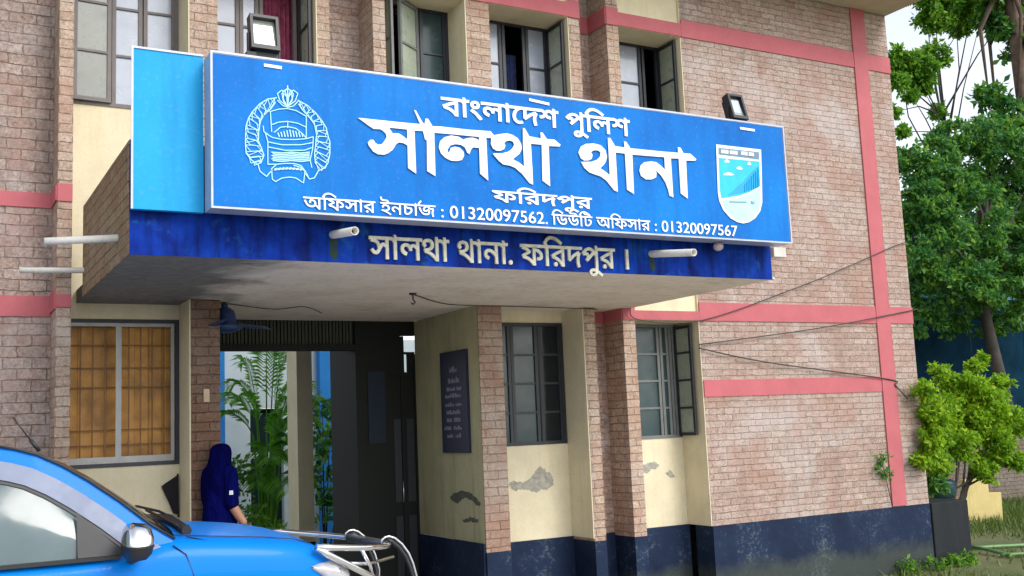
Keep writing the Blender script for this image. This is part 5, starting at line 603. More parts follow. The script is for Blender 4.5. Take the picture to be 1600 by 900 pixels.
for i, s_ in enumerate(SHIELD):
    o = MB().prism([(s_[k] / 1000, s_[k + 1] / 1000) for k in range(1, len(s_), 2)], YL - .002 - .0007 * (i + 1), YL).build('shield_emblem' if i == 0 else ('shield_header', 'shield_sky', 'shield_water', 'shield_bridge')[i - 1] if i < 5 else 'shield_mark', M['sh%d' % s_[0]], SB if i == 0 else sh)
    if i == 0: sh = o
pb = MB(); pb.box(1.19, SX0 - .006, SY1 + .002, SY1 + .05, SZ0 + .002, 4.565); sp = pb.build('side_panel', M['sign_cyan'], SB)
eb = MB(); eb.box(1.182, 1.196, SY1 - .006, SY1 + .0015, SZ0, 4.57); eb.box(1.196, SX0 - .006, SY1 - .006, SY1 + .0015, 4.556, 4.57); eb.build('panel_edging', M['sign_edge'], sp)

# ------------------------------------------------------------------ things hung on the building
def floodlight(x0, x1, z0, z1, y, tilt, label, dome):
    c = Vector(((x0 + x1) / 2, y, SZ1 + .01)); t = thing('floodlight', label, 'floodlight', c, 'floodlights on top of the sign')
    w, h = x1 - x0, z1 - z0; zc = (z0 + z1) / 2
    q = Matrix.Rotation(R(tilt), 4, 'X')
    def place(o):
        for v in o.data.vertices: v.co = (Matrix.Translation((0, 0, zc - c.z)) @ q @ Matrix.Translation((0, 0, c.z - zc))) @ v.co
    a = MB(); cx = c.x
    a.box(cx-w/2, cx+w/2, y-.03, y+.05, z0, z0+.03); a.box(cx-w/2, cx+w/2, y-.03, y+.05, z1-.022, z1); a.box(cx-w/2, cx-w/2+.02, y-.03, y+.05, z0+.03, z1-.022); a.box(cx+w/2-.02, cx+w/2, y-.03, y+.05, z0+.03, z1-.022); a.box(cx-w/2+.02, cx+w/2-.02, y+.02, y+.05, z0+.03, z1-.022)
    for i in range(5): a.box(cx-w*.4+i*w*.19, cx-w*.4+i*w*.19+.012, y+.051, y+.085, z0+.03, z1-.03)
    place(a.build('housing', M['black'], t))
    b = MB(); b.add([(cx-w/2+.02, y-.005, z0+.03), (cx+w/2-.02, y-.005, z0+.03), (cx+w/2-.02, y+.015, z1-.022), (cx-w/2+.02, y+.015, z1-.022)], [(0, 1, 2, 3)])
    ln = b.build('lens', M['lens'], t); place(ln)
    if dome:
        n_ = 16; pts = [(cx - .006 + .078 * math.cos(math.pi * k / n_), z0 + .031 + .058 * math.sin(math.pi * k / n_)) for k in range(n_ + 1)]
        place(MB().prism(pts, y - .012, y - .006).build('lamp_reflector', M['letter'], ln))
    else:
        place(MB().box(cx-w*.28, cx+w*.28, y-.004, y+.002, z0+.07, z1-.05).build('lamp_reflector', M['sign_edge'], ln))
    k = MB(); k.box(cx-w/2-.012, cx-w/2-.002, y-.005, y+.035, SZ1-.02, zc); k.box(cx+w/2+.002, cx+w/2+.012, y-.005, y+.035, SZ1-.02, zc); k.box(cx-w/2-.012, cx+w/2+.012, y+.06, y+.10, SZ1+.006, SZ1+.03)
    if dome: k.box(cx-w*.62, cx-w*.3, y-.02, y+.06, SZ1+.006, SZ1+.05); k.box(cx-w*.3, cx+w*.5, y+.0, y+.06, SZ1+.006, SZ1+.075)
    k.build('bracket', M['black'], t)
    MB().tube([(cx, y + .085, zc), (cx + .03, y + .12, zc - .10), (cx + .07, y + .10, SZ1 + .02), (cx + .20, y + .13, SZ1 + .012)], .006, 6).build('power_lead', M['black'], t)
M['lens'] = glass_mat('floodlight glass', (.42, .45, .40), .12, .6)
floodlight(1.935, 2.135, 4.60, 4.862, -2.44, -10, 'larger black floodlight at the left end of the sign by the pale panel', True)
floodlight(6.175, 6.345, 4.55, 4.80, -2.44, -16, 'smaller black floodlight near the right end of the sign over the shield', False)

def spout(a, b, r, label):
    a, b = Vector(a), Vector(b); d = (b - a).normalized(); mb = MB()
    side = d.cross(Vector((0, 0, 1))).normalized(); up = side.cross(d)
    n = 16
    def ring(c, rr): return [c + (side * math.cos(2*math.pi*k/n) + up * math.sin(2*math.pi*k/n)) * rr for k in range(n)]
    mb.grid([ring(a, r), ring(b, r), ring(b, r * .8), ring(b - d * .1, r * .78)], 0, True, True); mb.add(ring(b - d * .1, r * .78), [tuple(range(n))], 1)
    o = mb.build('drain_spout', [M['pvc'], M['black']]); c = Vector(a)
    for v in o.data.vertices: v.co -= c
    o.location = c
    return tag(o, label, 'drain pipe', 'white drain spouts of the canopy')
spout((1.19, -1.783, 3.371), (.72, -1.783, 3.325), .026, 'white drain pipe out of the canopy side just left of the blue fascia')
spout((1.20, -.07, 3.402), (.70, -.07, 3.385), .024, 'white drain pipe low beside the left pink band, crossing the brick wall')
spout((2.582, YF - .004, 3.386), (2.582, -2.66, 3.335), .03, 'white drain pipe poking from the fascia left of the relief lettering')
spout((5.399, YF - .004, 3.365), (5.399, -2.79, 3.285), .03, 'white drain pipe poking from the fascia right of the relief lettering')

jb = MB(); jb.box(6.77, 6.92, -2.24, -2.14, 3.395, 3.485); o = jb.build('junction_box', M['pvc'], None, bevel=.006)
tag(o, 'small white junction box under the right end of the sign', 'box')
mb = MB().tube([(6.743, -2.15, 3.215), (6.80, -2.15, 3.212), (6.83, -2.15, 3.205)], .016); tag(mb.build('pipe_stub', M['pvc']), 'short white pipe stub at the bottom right corner of the canopy', 'pipe')
mb = MB(); mb.ellipsoid((6.02, -2.36, 3.435), (.045, .045, .04)); mb.tube([(6.02, -2.36, 3.46), (6.02, -2.36, 3.485)], .02); tag(mb.build('light_bulb', plain('dull bulb', (.42, .34, .36), .3)), 'dull bulb hanging under the sign near its right end', 'light bulb')

# ceiling fan
F = thing('ceiling_fan', 'dark blue ceiling fan hanging from the soffit over the entrance', 'fan', (2.40, .15, 3.18))
fx, fy = 2.40, .15
MB().tube([(fx, fy, 3.186), (fx, fy, 3.12)], .012).build('rod', M['black'], F)
MB().lathe([(.0, .05), (.028, .045), (.03, .0), (.012, -.02)], (fx, fy, 3.13)).build('cup', M['fan'], F)
MB().lathe([(.0, .13), (.05, .128), (.085, .10), (.10, .05), (.105, -.01), (.15, -.03), (.155, -.055), (.09, -.09), (0, -.095)], (fx, fy, 3.005)).build('motor', M['fan'], F)
for i in range(3):
    a = R(8 + 120 * i); d = Vector((math.cos(a), math.sin(a), 0)); n_ = Vector((-d.y, d.x, 0)); rows = []
    for u, wv, dz in ((.09, .03, 0), (.16, .035, -.005), (.2, .06, -.012), (.34, .085, -.02), (.42, .08, -.024)):
        p = Vector((fx, fy, 2.985 + dz)) + d * u
        rows.append([tuple(p + n_ * (wv * q) + Vector((0, 0, .025 * q))) for q in (-1, -.4, .3, 1)])
    o = MB().grid(rows).build('blade', M['fan'], F); md = o.modifiers.new('thick', 'SOLIDIFY'); md.thickness = .005
# hook with no fan
mb = MB(); mb.tube([(3.849, -.748, 3.186), (3.849, -.748, 3.13), (3.87, -.748, 3.105), (3.85, -.748, 3.085), (3.83, -.748, 3.10)], .007); mb.lathe([(.035, .0), (.03, -.015), (0, -.016)], (3.849, -.748, 3.185))
tag(mb.build('ceiling_hook', M['black']), 'empty dark fan hook in the middle of the canopy soffit', 'hook')
def cable(pts, r, label, sub=6):
    P = [Vector(p) for p in pts]; out = []
    for i in range(len(P) - 1):
        p0, p1, p2, p3 = P[max(i-1, 0)], P[i], P[i+1], P[min(i+2, len(P)-1)]
        for k in range(sub):
            t = k / sub; out.append(.5 * ((2*p1) + (p2-p0)*t + (2*p0-5*p1+4*p2-p3)*t*t + (3*p1-p0-3*p2+p3)*t**3))
    out.append(P[-1]); tag(MB().tube(out, r, 6).build('cable', M['cable']), label, 'cable', 'thin dark cables')
M['cable'] = plain('dusty cable', (.05, .045, .04), .7)
cable([(6.703, -.06, 3.185), (6.83, -.03, 3.06), (7.708, -.03, 3.063), (9.204, -.04, 3.48), (10.09, -.04, 3.769), (10.9, -.03, 4.048), (11.17, -.03, 4.12)], .006, 'highest cable, slanting up across the brick wall to its corner')
cable([(7.64, -.03, 2.789), (9.465, -.05, 2.985), (11.111, -.03, 3.225), (11.18, -.03, 3.24)], .007, 'middle cable, rising gently from the right window to the pink cross')
cable([(7.635, -.03, 2.75), (8.611, -.05, 2.581), (10.593, -.03, 2.358), (10.72, -.03, 2.276), (10.9, -.05, 2.10)], .008, 'lowest cable, drooping from the right window to the bush')
cable([(3.888, -.7, 3.176), (4.498, -.12, 3.174), (5.159, -.05, 3.176), (5.911, -.04, 3.17), (6.30, -.03, 3.165)], .005, 'thin wire stapled across the canopy soffit to the right')
cable([(2.45, .2, 3.178), (2.95, .5, 3.172), (3.2, .35, 3.182), (3.5, .7, 3.165)], .004, 'thin wire running from the fan hook along the porch ceiling')

# boards and plates on the walls
NB = thing('notice_board', 'tall navy notice board with faint white writing on the porch side wall', 'notice board', (4.878, .55, 1.75))
MB().box(4.845, 4.8775, .24, .845, 1.725, 2.77).build('board', plain('navy board', (.008, .010, .045), .5), NB)
mb = MB(); rng = random.Random(4)
for z, ws in ((2.55, [(.45, .62)]), (2.44, [(.40, .66)]), (2.36, [(.36, .46), (.5, .7)]), (2.29, [(.38, .74)]), (2.20, [(.36, .50), (.54, .74)]), (2.12, [(.4, .72)]), (2.04, [(.4, .55), (.6, .72)]), (1.96, [(.38, .56), (.62, .78)]), (1.88, [(.4, .52), (.58, .72)])):
    for a, b in ws:
        y = a
        while y < b:
            wv = rng.uniform(.015, .04); h = rng.uniform(.02, .045) * (1.5 if z > 2.4 else 1)
            mb.box(4.8435, 4.8449, y, min(b, y + wv), z, z + h); y += wv + rng.uniform(.006, .014)
mb.build('writing', plain('faded white paint', (.22, .22, .30), .7), NB)
mb = MB(); mb.box(4.30, 4.50, 1.545, 1.5605, 1.85, 2.63); o = mb.build('porch_poster', plain('dim blue poster', (.008, .018, .035), .8)); tag(o, 'dim blue poster on the dark back wall beside the inner door', 'poster')
mb = MB(); mb.box(2.174, 2.223, -.018, -.001, 2.291, 2.403); mb.box(2.19, 2.207, -.024, -.018, 2.33, 2.365); tag(mb.build('switch_plate', plain('beige switch plate', (.50, .36, .24), .5)), 'small beige switch plate on the brick pier left of the entrance', 'switch')
mb = MB(); mb.prism([(1.90, 1.577), (1.93, 1.60), (2.041, 1.669), (2.05, 1.32), (2.0, 1.34), (1.965, 1.43)], .385, .405)
mb.tube([(2.04, .40, 1.68), (2.045, .40, 1.30)], .008)
tag(mb.build('black_flag', plain('black cloth', (.01, .01, .013), .9)), 'small black pointed cloth flag at the cream wall below the amber window', 'flag')

# ------------------------------------------------------------------ blue pickup
CAR = thing('parked_car', 'bright blue double cab pickup with chrome mirror and front guard parked before the porch', 'car', (.0, -2.1, .2))
YN, YFAR = -3.0, -1.2; YM = (YN + YFAR) / 2
def lerp(a, b, t): return a + (b - a) * t
# body: sections along X (x, bottom z, shoulder z, top z at the edge, centre rise)
secs = [(-2.75, .62, 1.18, 1.24, 0), (-2.70, .55, 1.24, 1.31, 0), (-1.40, .52, 1.27, 1.34, 0), (-.6, .50, 1.29, 1.345, 0), (.4, .50, 1.285, 1.345, 0), (.95, .50, 1.275, 1.33, 0), (1.20, .50, 1.30, 1.395, .02),
        (1.30, .52, 1.315, 1.418, .035), (1.55, .55, 1.30, 1.398, .04), (1.85, .58, 1.275, 1.368, .04), (2.08, .56, 1.25, 1.335, .035), (2.22, .54, 1.21, 1.285, .03), (2.34, .53, 1.12, 1.195, .02), (2.40, .55, 1.0, 1.05, .01), (2.44, .58, .88, .92, 0)]
rows = []
for x, zb, zs, zt, cr in secs:
    ins = max(0, (x - 1.95)) ** 2 * .75 + max(0, -2.4 - x) * .3          # nose and tail tuck in
    half = []
    for y, z in ((.10, zb), (.02, zb + .06), (.0, lerp(zb, zs, .55)), (-.012, lerp(zb, zs, .82)), (.0, zs - .01), (.035, lerp(zs, zt, .62)), (.085, zt - .008), (.16, zt), (.40, zt + cr * .7), (.9, zt + cr)):
        half.append((y + ins * (1 - y / .9), z))
    row = [(x, YN + y, z) for y, z in half] + [(x, YFAR - y, z) for y, z in reversed(half[:-1])]
    rows.append(row)
mb = MB(); mb.grid(rows); mb.add(rows[0], [tuple(range(len(rows[0])))]); mb.add(rows[-1], [tuple(reversed(range(len(rows[-1]))))])
body = mb.build('body', M['car'], CAR); md = body.modifiers.new('sub', 'SUBSURF'); md.levels = md.render_levels = 2
# cab: outer roof line and its insets
C0 = [(1.33, 1.405), (1.20, 1.495), (1.04, 1.635), (.875, 1.762), (.74, 1.852), (.61, 1.92), (.50, 1.956), (.40, 1.978), (.1, 1.995), (-.4, 1.998), (-.95, 1.975), (-1.12, 1.94), (-1.25, 1.80), (-1.40, 1.345)]
def yat(z): return YN + .045 + max(0, z - 1.33) * .36
def inset(d):
    out = []
    for i, (x, z) in enumerate(C0):
        a = Vector((*C0[max(i-1, 0)], 0)); b = Vector((*C0[min(i+1, len(C0)-1)], 0)); t = (b - a).normalized(); n_ = Vector((-t.y, t.x, 0))
        if n_.y > 0 or (abs(n_.y) < .3 and n_.x * (x) > 0): n_ = -n_ if n_.y > 0 else n_
        p = Vector((x, z, 0)) + n_ * d; out.append((p.x, max(p.y, 1.345 if d > .02 else p.y)))
    return out
def strip(d0, d1, mat, name, lift=0, parent=None, sides=(0, 1)):
    mb = MB(); A, B = inset(d0), inset(d1)
    for s_ in sides:
        f = (lambda z: yat(z) - lift) if s_ == 0 else (lambda z: YM * 2 - yat(z) + lift)
        mb.grid([[(x, f(z), z) for x, z in A], [(x, f(z), z) for x, z in B]])
    return mb.build(name, mat, parent or CAR)
roof_rows = []
for x, z in C0[7:12]:
    roof_rows.append([(x - .0, lerp(yat(z), 2 * YM - yat(z), t), z + .035 * (1 - (2 * t - 1) ** 2) + (-.004 if t in (0, 1) else 0)) for t in [i / 12 for i in range(13)]])
roof = MB().grid(roof_rows).build('roof', M['car'], CAR)
ws = []
for x, z in C0[:8]:
    ws.append([(x + (.12 - .07 * (z - 1.4) / .58) * (1 - (2 * t - 1) ** 2), lerp(yat(z) + .012, 2 * YM - yat(z) - .012, t), z + .012 * (1 - (2*t-1)**2)) for t in [i / 12 for i in range(13)]])
wsc = MB().grid(ws).build('windscreen', M['windscreen'], CAR)
rw = []
for x, z in C0[11:]: rw.append([(x, lerp(yat(z) + .01, 2 * YM - yat(z) - .01, t), z) for t in [i / 8 for i in range(9)]])
MB().grid(rw).build('rear_window', M['windscreen'], CAR)
strip(0, .075, M['car'], 'door_frame', .0)
strip(.0752, .175, M['visor'], 'rain_visor', .012); [strip(.1752, .195, M['black'], 'window_seal', .004, sides=(q,)) for q in (0, 1)]
def side_glass():
    A = inset(.195)
    for s_ in (0, 1):
        mb = MB(); rows = []
        for k in range(9):
            u = k / 8; row = []
            for x, z in A:
                zb = min(z, 1.345); xb = lerp(x, min(max(x, -1.3), 1.1), .5); zz = lerp(z, zb, u); yy = yat(zz) + .004 - .018 * math.sin(math.pi * u) * min(1, (z - zb) / .25)
                row.append((lerp(x, xb, u), yy if s_ == 0 else 2 * YM - yy, zz - (.007 if k == 8 else 0)))
            rows.append(row)
        mb.grid(rows, 0, True).build('side_window', M['car_glass'], CAR)
side_glass()
for y in (YN - .004, YFAR - .004): MB().box(-1.30, 1.02, y + .012, y + .055, 1.328, 1.348).build('belt_seal', M['black'], CAR)
mb = MB(); mb.add([(.80, yat(1.37) - .006, 1.35), (1.06, yat(1.37) - .006, 1.35), (.93, yat(1.47) - .006, 1.47), (.80, yat(1.6) - .006, 1.60)], [(0, 1, 2, 3)]); mb.v = [(x, y - .03, z) for x, y, z in mb.v]; mb.build('quarter_pane', M['black'], CAR)  # coloured black for the mirror's dark reflection in the door glass
# panel gaps
mb = MB()
mb.tube([(1.31, YN + .03, 1.375), (1.38, YN + .008, 1.32), (1.42, YN - .006, 1.20), (1.43, YN - .008, 1.05), (1.40, YN - .004, .75)], .004, 6)
mb.tube([(1.40, YN + .10, 1.412), (1.70, YN + .035, 1.33), (2.0, YN + .05, 1.29), (2.15, YN + .11, 1.255)], .0035, 6)
mb.tube([(-.10, YN - .006, 1.32), (-.10, YN - .012, 1.0), (-.16, YN, .6)], .004, 6)
mb.build('panel_gap', M['black'], CAR)
MB().tube([(x, YN + .148, z + .0005) for x, z in ((1.33, 1.424), (1.55, 1.399), (1.85, 1.369), (2.06, 1.338), (2.16, 1.305))], .003, 6).build('bonnet_gap', M['black'], CAR)
MB().tube([(x, yat(z) - .012, z + .004) for x, z in C0[:8]], .007, 6).build('windscreen_trim', M['black'], CAR)
MB().box(1.56, 1.68, YN - .014, YN - .004, 1.10, 1.135).build('side_repeater', M['lens'], CAR, bevel=.004)
for x in (.05, -1.05): MB().tube([(x, YN - .005, 1.16), (x + .02, YN - .045, 1.165), (x + .19, YN - .045, 1.165), (x + .21, YN - .005, 1.16)], .014).build('door_handle', M['chrome'], CAR)
# cowl and wipers
mb = MB(); mb.tube([(1.43, YN + .22, 1.435), (1.46, YM, 1.465), (1.43, YFAR - .22, 1.435)], [.03, .035, .03], 8); cw = mb.build('cowl', M['black'], CAR)
mb = MB(); mb.tube([(1.41, YN + .30, 1.452), (1.37, YN + .45, 1.485), (1.33, YN + .95, 1.53)], .009, 6); mb.tube([(1.47, YN + .9, 1.48), (1.43, YN + 1.05, 1.51), (1.36, YN + 1.5, 1.53)], .009, 6); mb.lathe([(0, .03), (.03, .025), (.034, 0)], (1.43, YN + .3, 1.44)); mb.build('wiper', M['black'], CAR)
# mirrors
for sgn, y0 in ((-1, YN), (1, YFAR)):
    mm = MB(); c = (1.06, y0 + sgn * .17, 1.425)
    def ring(u, sx, sy, dz=0): return [(c[0] + sx * math.cos(2*math.pi*k/20) * (1 if math.cos(2*math.pi*k/20) > 0 else .55), c[1] + sy * math.copysign(abs(math.sin(2*math.pi*k/20)) ** .6, math.sin(2*math.pi*k/20)), c[2] + u + dz) for k in range(20)]
    mm.grid([ring(-.02, .10, .14), ring(.03, .10, .138), ring(.075, .088, .118), ring(.10, .06, .08), ring(.108, .01, .02)], 0, True, True)
    m_ = mm.build('mirror', M['chrome'], CAR)
    lo = MB(); lo.grid([ring(-.024, .10, .138), ring(-.06, .092, .125), ring(-.09, .065, .09), ring(-.098, .01, .02)], 0, True, True); lo.grid([ring(-.0235, .104, .143), ring(-.012, .104, .143)], 0, True, True)
    lo.tube([(c[0] + .01, c[1], c[2] - .08), (c[0] + .01, y0 + sgn * .05, c[2] - .10), (c[0] + .02, y0 - sgn * .02, c[2] - .10)], .028, 8); lo.build('mirror_base', M['black'], m_)
# lights, grille, bumper
for y0, sg in ((YN, 1), (YFAR, -1)):
    hl = MB(); rows = []
    for x, zt, zb, dy in ((2.13, 1.175, 1.165, .035), (2.20, 1.185, 1.12, .045), (2.30, 1.185, 1.05, .085), (2.40, 1.15, 1.0, .17), (2.47, 1.09, .97, .30), (2.49, 1.05, .96, .42)):
        rows.append([(x - .03, y0 + sg * (dy + .09), zt + .012), (x, y0 + sg * (dy - .01), zt), (x + .014, y0 + sg * (dy - .03), (zt + zb) / 2), (x, y0 + sg * (dy - .015), zb), (x - .03, y0 + sg * (dy + .09), zb - .012)])
    M.setdefault('hlens', glass_mat('headlight lens', (.50, .50, .54), .08, .7))
    h_ = hl.grid(rows).build('headlight', M['hlens'], CAR)
    MB().ellipsoid((2.30, y0 + sg * .10, 1.11), (.05, .035, .05)).build('lamp', M['chrome'], h_)
mb = MB()
for z in (.72, .80, .88, .96): mb.box(2.40, 2.455, YM - .5, YM + .5, z, z + .035)
mb.build('grille', M['chrome'], CAR)
MB().box(2.36, 2.54, YN + .10, YFAR - .10, .45, .66).build('bumper', M['black'], CAR, bevel=.04)
MB().box(-2.86, -2.70, YN + .08, YFAR - .08, .52, .68).build('bumper', M['chrome'], CAR, bevel=.03)
# chrome front guard
g = MB()
g.tube([(2.16, -2.985, 1.292), (2.26, -2.985, 1.278), (2.52, -2.85, 1.243), (2.74, -2.62, 1.215), (2.83, -2.50, 1.205), (2.86, -2.45, 1.207)], .021, 12)
g.tube([(2.16, -2.985, 1.288), (2.24, -2.98, 1.235), (2.42, -2.89, 1.14), (2.60, -2.75, 1.05), (2.70, -2.66, .95), (2.72, -2.62, .62)], .021, 12)
g.tube([(2.35, -2.93, 1.17), (2.60, -2.72, 1.125), (2.88, -2.46, 1.12)], .011, 8)
g.tube([(2.50, -2.86, 1.235), (2.58, -2.80, 1.12), (2.62, -2.74, 1.05)], .012, 8)
gd = g.build('front_guard', M['chrome'], CAR)
y2 = -1.75; g = MB()
g.tube([(2.86, y2, 1.207), (2.83, y2 + .05, 1.205), (2.74, y2 + .17, 1.215), (2.52, y2 + .40, 1.243), (2.26, y2 + .535, 1.278), (2.16, y2 + .535, 1.292)], .021, 12)
g.build('front_guard', M['chrome'], CAR)
for y in (-2.45, -1.75):
    P = [(2.795, y, 1.20), (2.807, y, 1.241), (2.83, y, 1.255), (2.86, y, 1.258), (2.902, y, 1.242), (2.953, y, 1.198), (2.999, y, 1.134), (3.03, y, 1.062), (3.06, y, .951), (3.05, y, .75), (2.96, y, .55), (2.7, y, .5)]
    MB().tube(P, .009, 8).build('guard_rim', M['steel'], gd)
    MB().tube([(p[0] - .022 if i > 2 else p[0] + .02, y + .004, p[2] - (.02 if i < 8 else 0)) for i, p in enumerate(P)], .015, 8).build('guard_upright', M['black'], gd)
g = MB(); g.tube([(2.83, -2.45, 1.205), (2.83, -1.75, 1.205)], .032, 12); g.tube([(2.99, -2.45, .90), (2.99, -1.75, .90)], .03, 12); g.build('guard_bar', plain('dark bar', (.07, .075, .08), .35, .3), gd)
mb = MB(); mb.box(2.20, 2.36, -1.62, -1.30, 1.262, 1.295); mb.build('guard_plate', M['chrome'], gd)
MB().tube([(.625, -2.70, 1.945), (.575, -2.70, 2.01)], .011, 8).build('antenna', M['black'], CAR)
MB().tube([(.575, -2.70, 2.01), (.483, -2.70, 2.141)], .0045, 6).build('antenna_whip', M['black'], CAR)
for x in (1.78, -1.75):
    for y0, sg in ((YN - .055, 1), (YFAR + .055, -1)):
        w_ = MB().lathe([(.20, .04), (.30, .02), (.36, .03), (.38, .07), (.38, .19), (.36, .23), (.2, .23)] if sg > 0 else [(.2, -.23), (.36, -.23), (.38, -.19), (.38, -.07), (.36, -.03), (.30, -.02), (.20, -.04)], (x, y0, .58), 'y', 28).build('wheel', M['rubber'], CAR)
        r_ = MB().lathe([(.0, .05), (.06, .04), (.10, .06), (.19, .045), (.215, .035)] if sg > 0 else [(.215, -.035), (.19, -.045), (.10, -.06), (.06, -.04), (0, -.05)], (x, y0, .58), 'y', 24)
        r_.build('rim', M['steel'], w_)
        MB().lathe([(.39, .05), (.40, .03), (.455, .025), (.47, .07)] if sg > 0 else [(.47, -.07), (.455, -.025), (.40, -.03), (.39, -.05)], (x, y0, .60), 'y', 28).build('wheel_arch', M['black'], CAR)

# ------------------------------------------------------------------ person in a navy headscarf, back turned
PX, PY, PZ = 2.275, -.13, .362
P = thing('person', 'person seen from behind in a dark navy headscarf and uniform, one bare forearm lowered', 'person', (PX, PY, PZ))
M['navy'] = cloth_mat('navy uniform cloth', (.002, .003, .065))
M['scarf'] = cloth_mat('navy headscarf', (.0015, .002, .05))
M['skin'] = plain('skin', (.40, .20, .13), .5, var=.08)
def skin_mesh(name, verts, edges, radii, mat, parent, sub=2):
    o0 = origin(parent); me = bpy.data.meshes.new(name); me.from_pydata([tuple(Vector(v) - o0) for v in verts], edges, [])
    o = bpy.data.objects.new(name, me); COL.objects.link(o)
    o.modifiers.new('skin', 'SKIN'); ss = o.modifiers.new('s', 'SUBSURF'); ss.levels = ss.render_levels = sub
    sv = me.skin_vertices
    if not sv: sv = me.attributes.new('skin', 'FLOAT', 'POINT')
    for i, r_ in enumerate(radii):
        me.skin_vertices[0].data[i].radius = r_ if isinstance(r_, tuple) else (r_, r_); me.skin_vertices[0].data[i].use_root = (i == 0)
    bpy.context.view_layer.update(); dg = bpy.context.evaluated_depsgraph_get()
    nm = bpy.data.meshes.new_from_object(o.evaluated_get(dg)); o.modifiers.clear(); o.data = nm; bpy.data.meshes.remove(me)
    nm.materials.clear(); nm.materials.append(mat)
    for p in nm.polygons: p.use_smooth = True
    if parent is not None: o.parent = parent
    return o
def pw(x, y, z): return (PX + x, PY + y, PZ + z)
# one continuous body (skin), clothes over it; the figure looks away, towards the courtyard
bv = [pw(0,0,.92), pw(0,0,1.08), pw(0,.01,1.25), pw(0,.02,1.38), pw(0,.02,1.44), pw(.01,.03,1.50), pw(.01,.03,1.55),
      pw(-.115,.05,1.36), pw(-.13,.06,1.14), pw(-.11,.18,.99), pw(-.09,.24,.94),
      pw(.115,-.04,1.36), pw(.14,-.085,1.10), pw(.195,-.05,.985), pw(.245,-.02,.905),
      pw(-.09,0,.86), pw(-.09,.01,.48), pw(-.09,0,.10), pw(-.09,.13,.04), pw(.09,0,.86), pw(.09,.01,.48), pw(.09,0,.10), pw(.09,.13,.04)]
be = [(0,1),(1,2),(2,3),(3,4),(4,5),(5,6),(3,7),(7,8),(8,9),(9,10),(3,11),(11,12),(12,13),(13,14),(0,15),(15,16),(16,17),(17,18),(0,19),(19,20),(20,21),(21,22)]
brad = [(.12,.09),(.10,.08),(.11,.085),(.09,.07),.05,.075,.07,.042,.042,.033,.026,.042,.046,.042,.031,.075,.055,.04,.035,.075,.055,.04,.035]
bodyo = skin_mesh('body', bv, be, brad, M['skin'], P)
# hand with fingers at the end of the bare forearm
hb = Vector(pw(.25, -.018, .90)); hd = Vector((.45, .30, -.8)).normalized(); hs_ = Vector((.25, .9, .3)).normalized()
hv = [hb, hb + hd * .045]; he = [(0, 1)]; hr = [.024, (.036, .018)]
for i, (ln, of) in enumerate(((.065, -.027), (.075, -.009), (.070, .009), (.055, .026))):
    b0 = len(hv); q = hb + hd * .07 + hs_ * of; hv += [q, q + hd * ln * .5 + Vector((-.006, .0, 0)), q + hd * ln + Vector((-.022, 0, 0))]; he += [(1, b0), (b0, b0 + 1), (b0 + 1, b0 + 2)]; hr += [.010, .0085, .007]
b0 = len(hv); hv += [hb + hd * .03 + hs_ * .035, hb + hd * .055 + hs_ * .058]; he += [(0, b0), (b0, b0 + 1)]; hr += [.012, .009]
skin_mesh('hand', hv, he, hr, M['skin'], P, 1)
def shell(name, rings, mat, n=36, wob=.011, seed=1, close_top=False):
    rows = []
    for (cx, cy, z, rx, ry) in rings:
        rows.append([(PX + cx + (rx * .9 + wob * math.sin(k * 3 * 2 * math.pi / n * 1.7 + z * 21 + seed)) * math.cos(2 * math.pi * k / n), PY + cy + (ry + wob * math.sin(k * 5 * 2 * math.pi / n + z * 17 + seed)) * math.sin(2 * math.pi * k / n), PZ + z) for k in range(n)])
    mb = MB().grid(rows, 0, True, True)
    if close_top: mb.add(rows[-1], [tuple(range(n))])
    o = mb.build(name, mat, P); md = o.modifiers.new('sub', 'SUBSURF'); md.levels = md.render_levels = 1; return o
shell('tunic', [(0,0,.60,.19,.19), (0,0,.72,.185,.175), (0,0,.88,.175,.16), (0,0,1.05,.158,.14), (0,.005,1.20,.16,.145), (0,.01,1.32,.16,.135), (0,.015,1.39,.14,.12), (0,.02,1.43,.09,.085)], M['navy'], seed=2)
for sx in (-1, 1):
    shell('trouser_leg', [(sx*.09,0,.09,.075,.085), (sx*.09,.005,.30,.08,.09), (sx*.09,.01,.55,.095,.10), (sx*.085,0,.80,.115,.12)], M['navy'], 18, .004, sx)
    MB().ellipsoid((PX + sx*.09, PY + .05, PZ + .045), (.05, .13, .045)).build('shoe', M['black'], P)
skin_mesh('sleeve', [pw(.05,.0,1.385), pw(.115,-.04,1.36), pw(.14,-.075,1.20), pw(.14,-.083,1.10), pw(.165,-.07,1.045)], [(0,1),(1,2),(2,3),(3,4)], [.07, .078, .072, .068, .064], M['navy'], P)
skin_mesh('sleeve', [pw(-.05,.02,1.385), pw(-.115,.05,1.36), pw(-.13,.06,1.18), pw(-.128,.07,1.08), pw(-.115,.16,1.0)], [(0,1),(1,2),(2,3),(3,4)], [.07, .078, .072, .066, .06], M['navy'], P)
shell('headscarf', [(0,.0,1.14,.15,.142), (0,.0,1.24,.162,.15), (0,.0,1.32,.158,.148), (-.005,.0,1.38,.128,.13), (-.005,.01,1.43,.104,.12), (0,.015,1.49,.102,.125), (.003,.02,1.545,.098,.118), (.005,.025,1.585,.078,.092), (.006,.03,1.604,.045,.055), (.006,.03,1.610,.012,.015)], M['scarf'], seed=5, close_top=True)
fc = MB(); fc.ellipsoid((PX + .008, PY + .105, PZ + 1.50), (.062, .05, .085)); fc.ellipsoid((PX + .008, PY + .158, PZ + 1.495), (.012, .018, .02), 8, 6)
fo = fc.build('face', M['skin'], P)
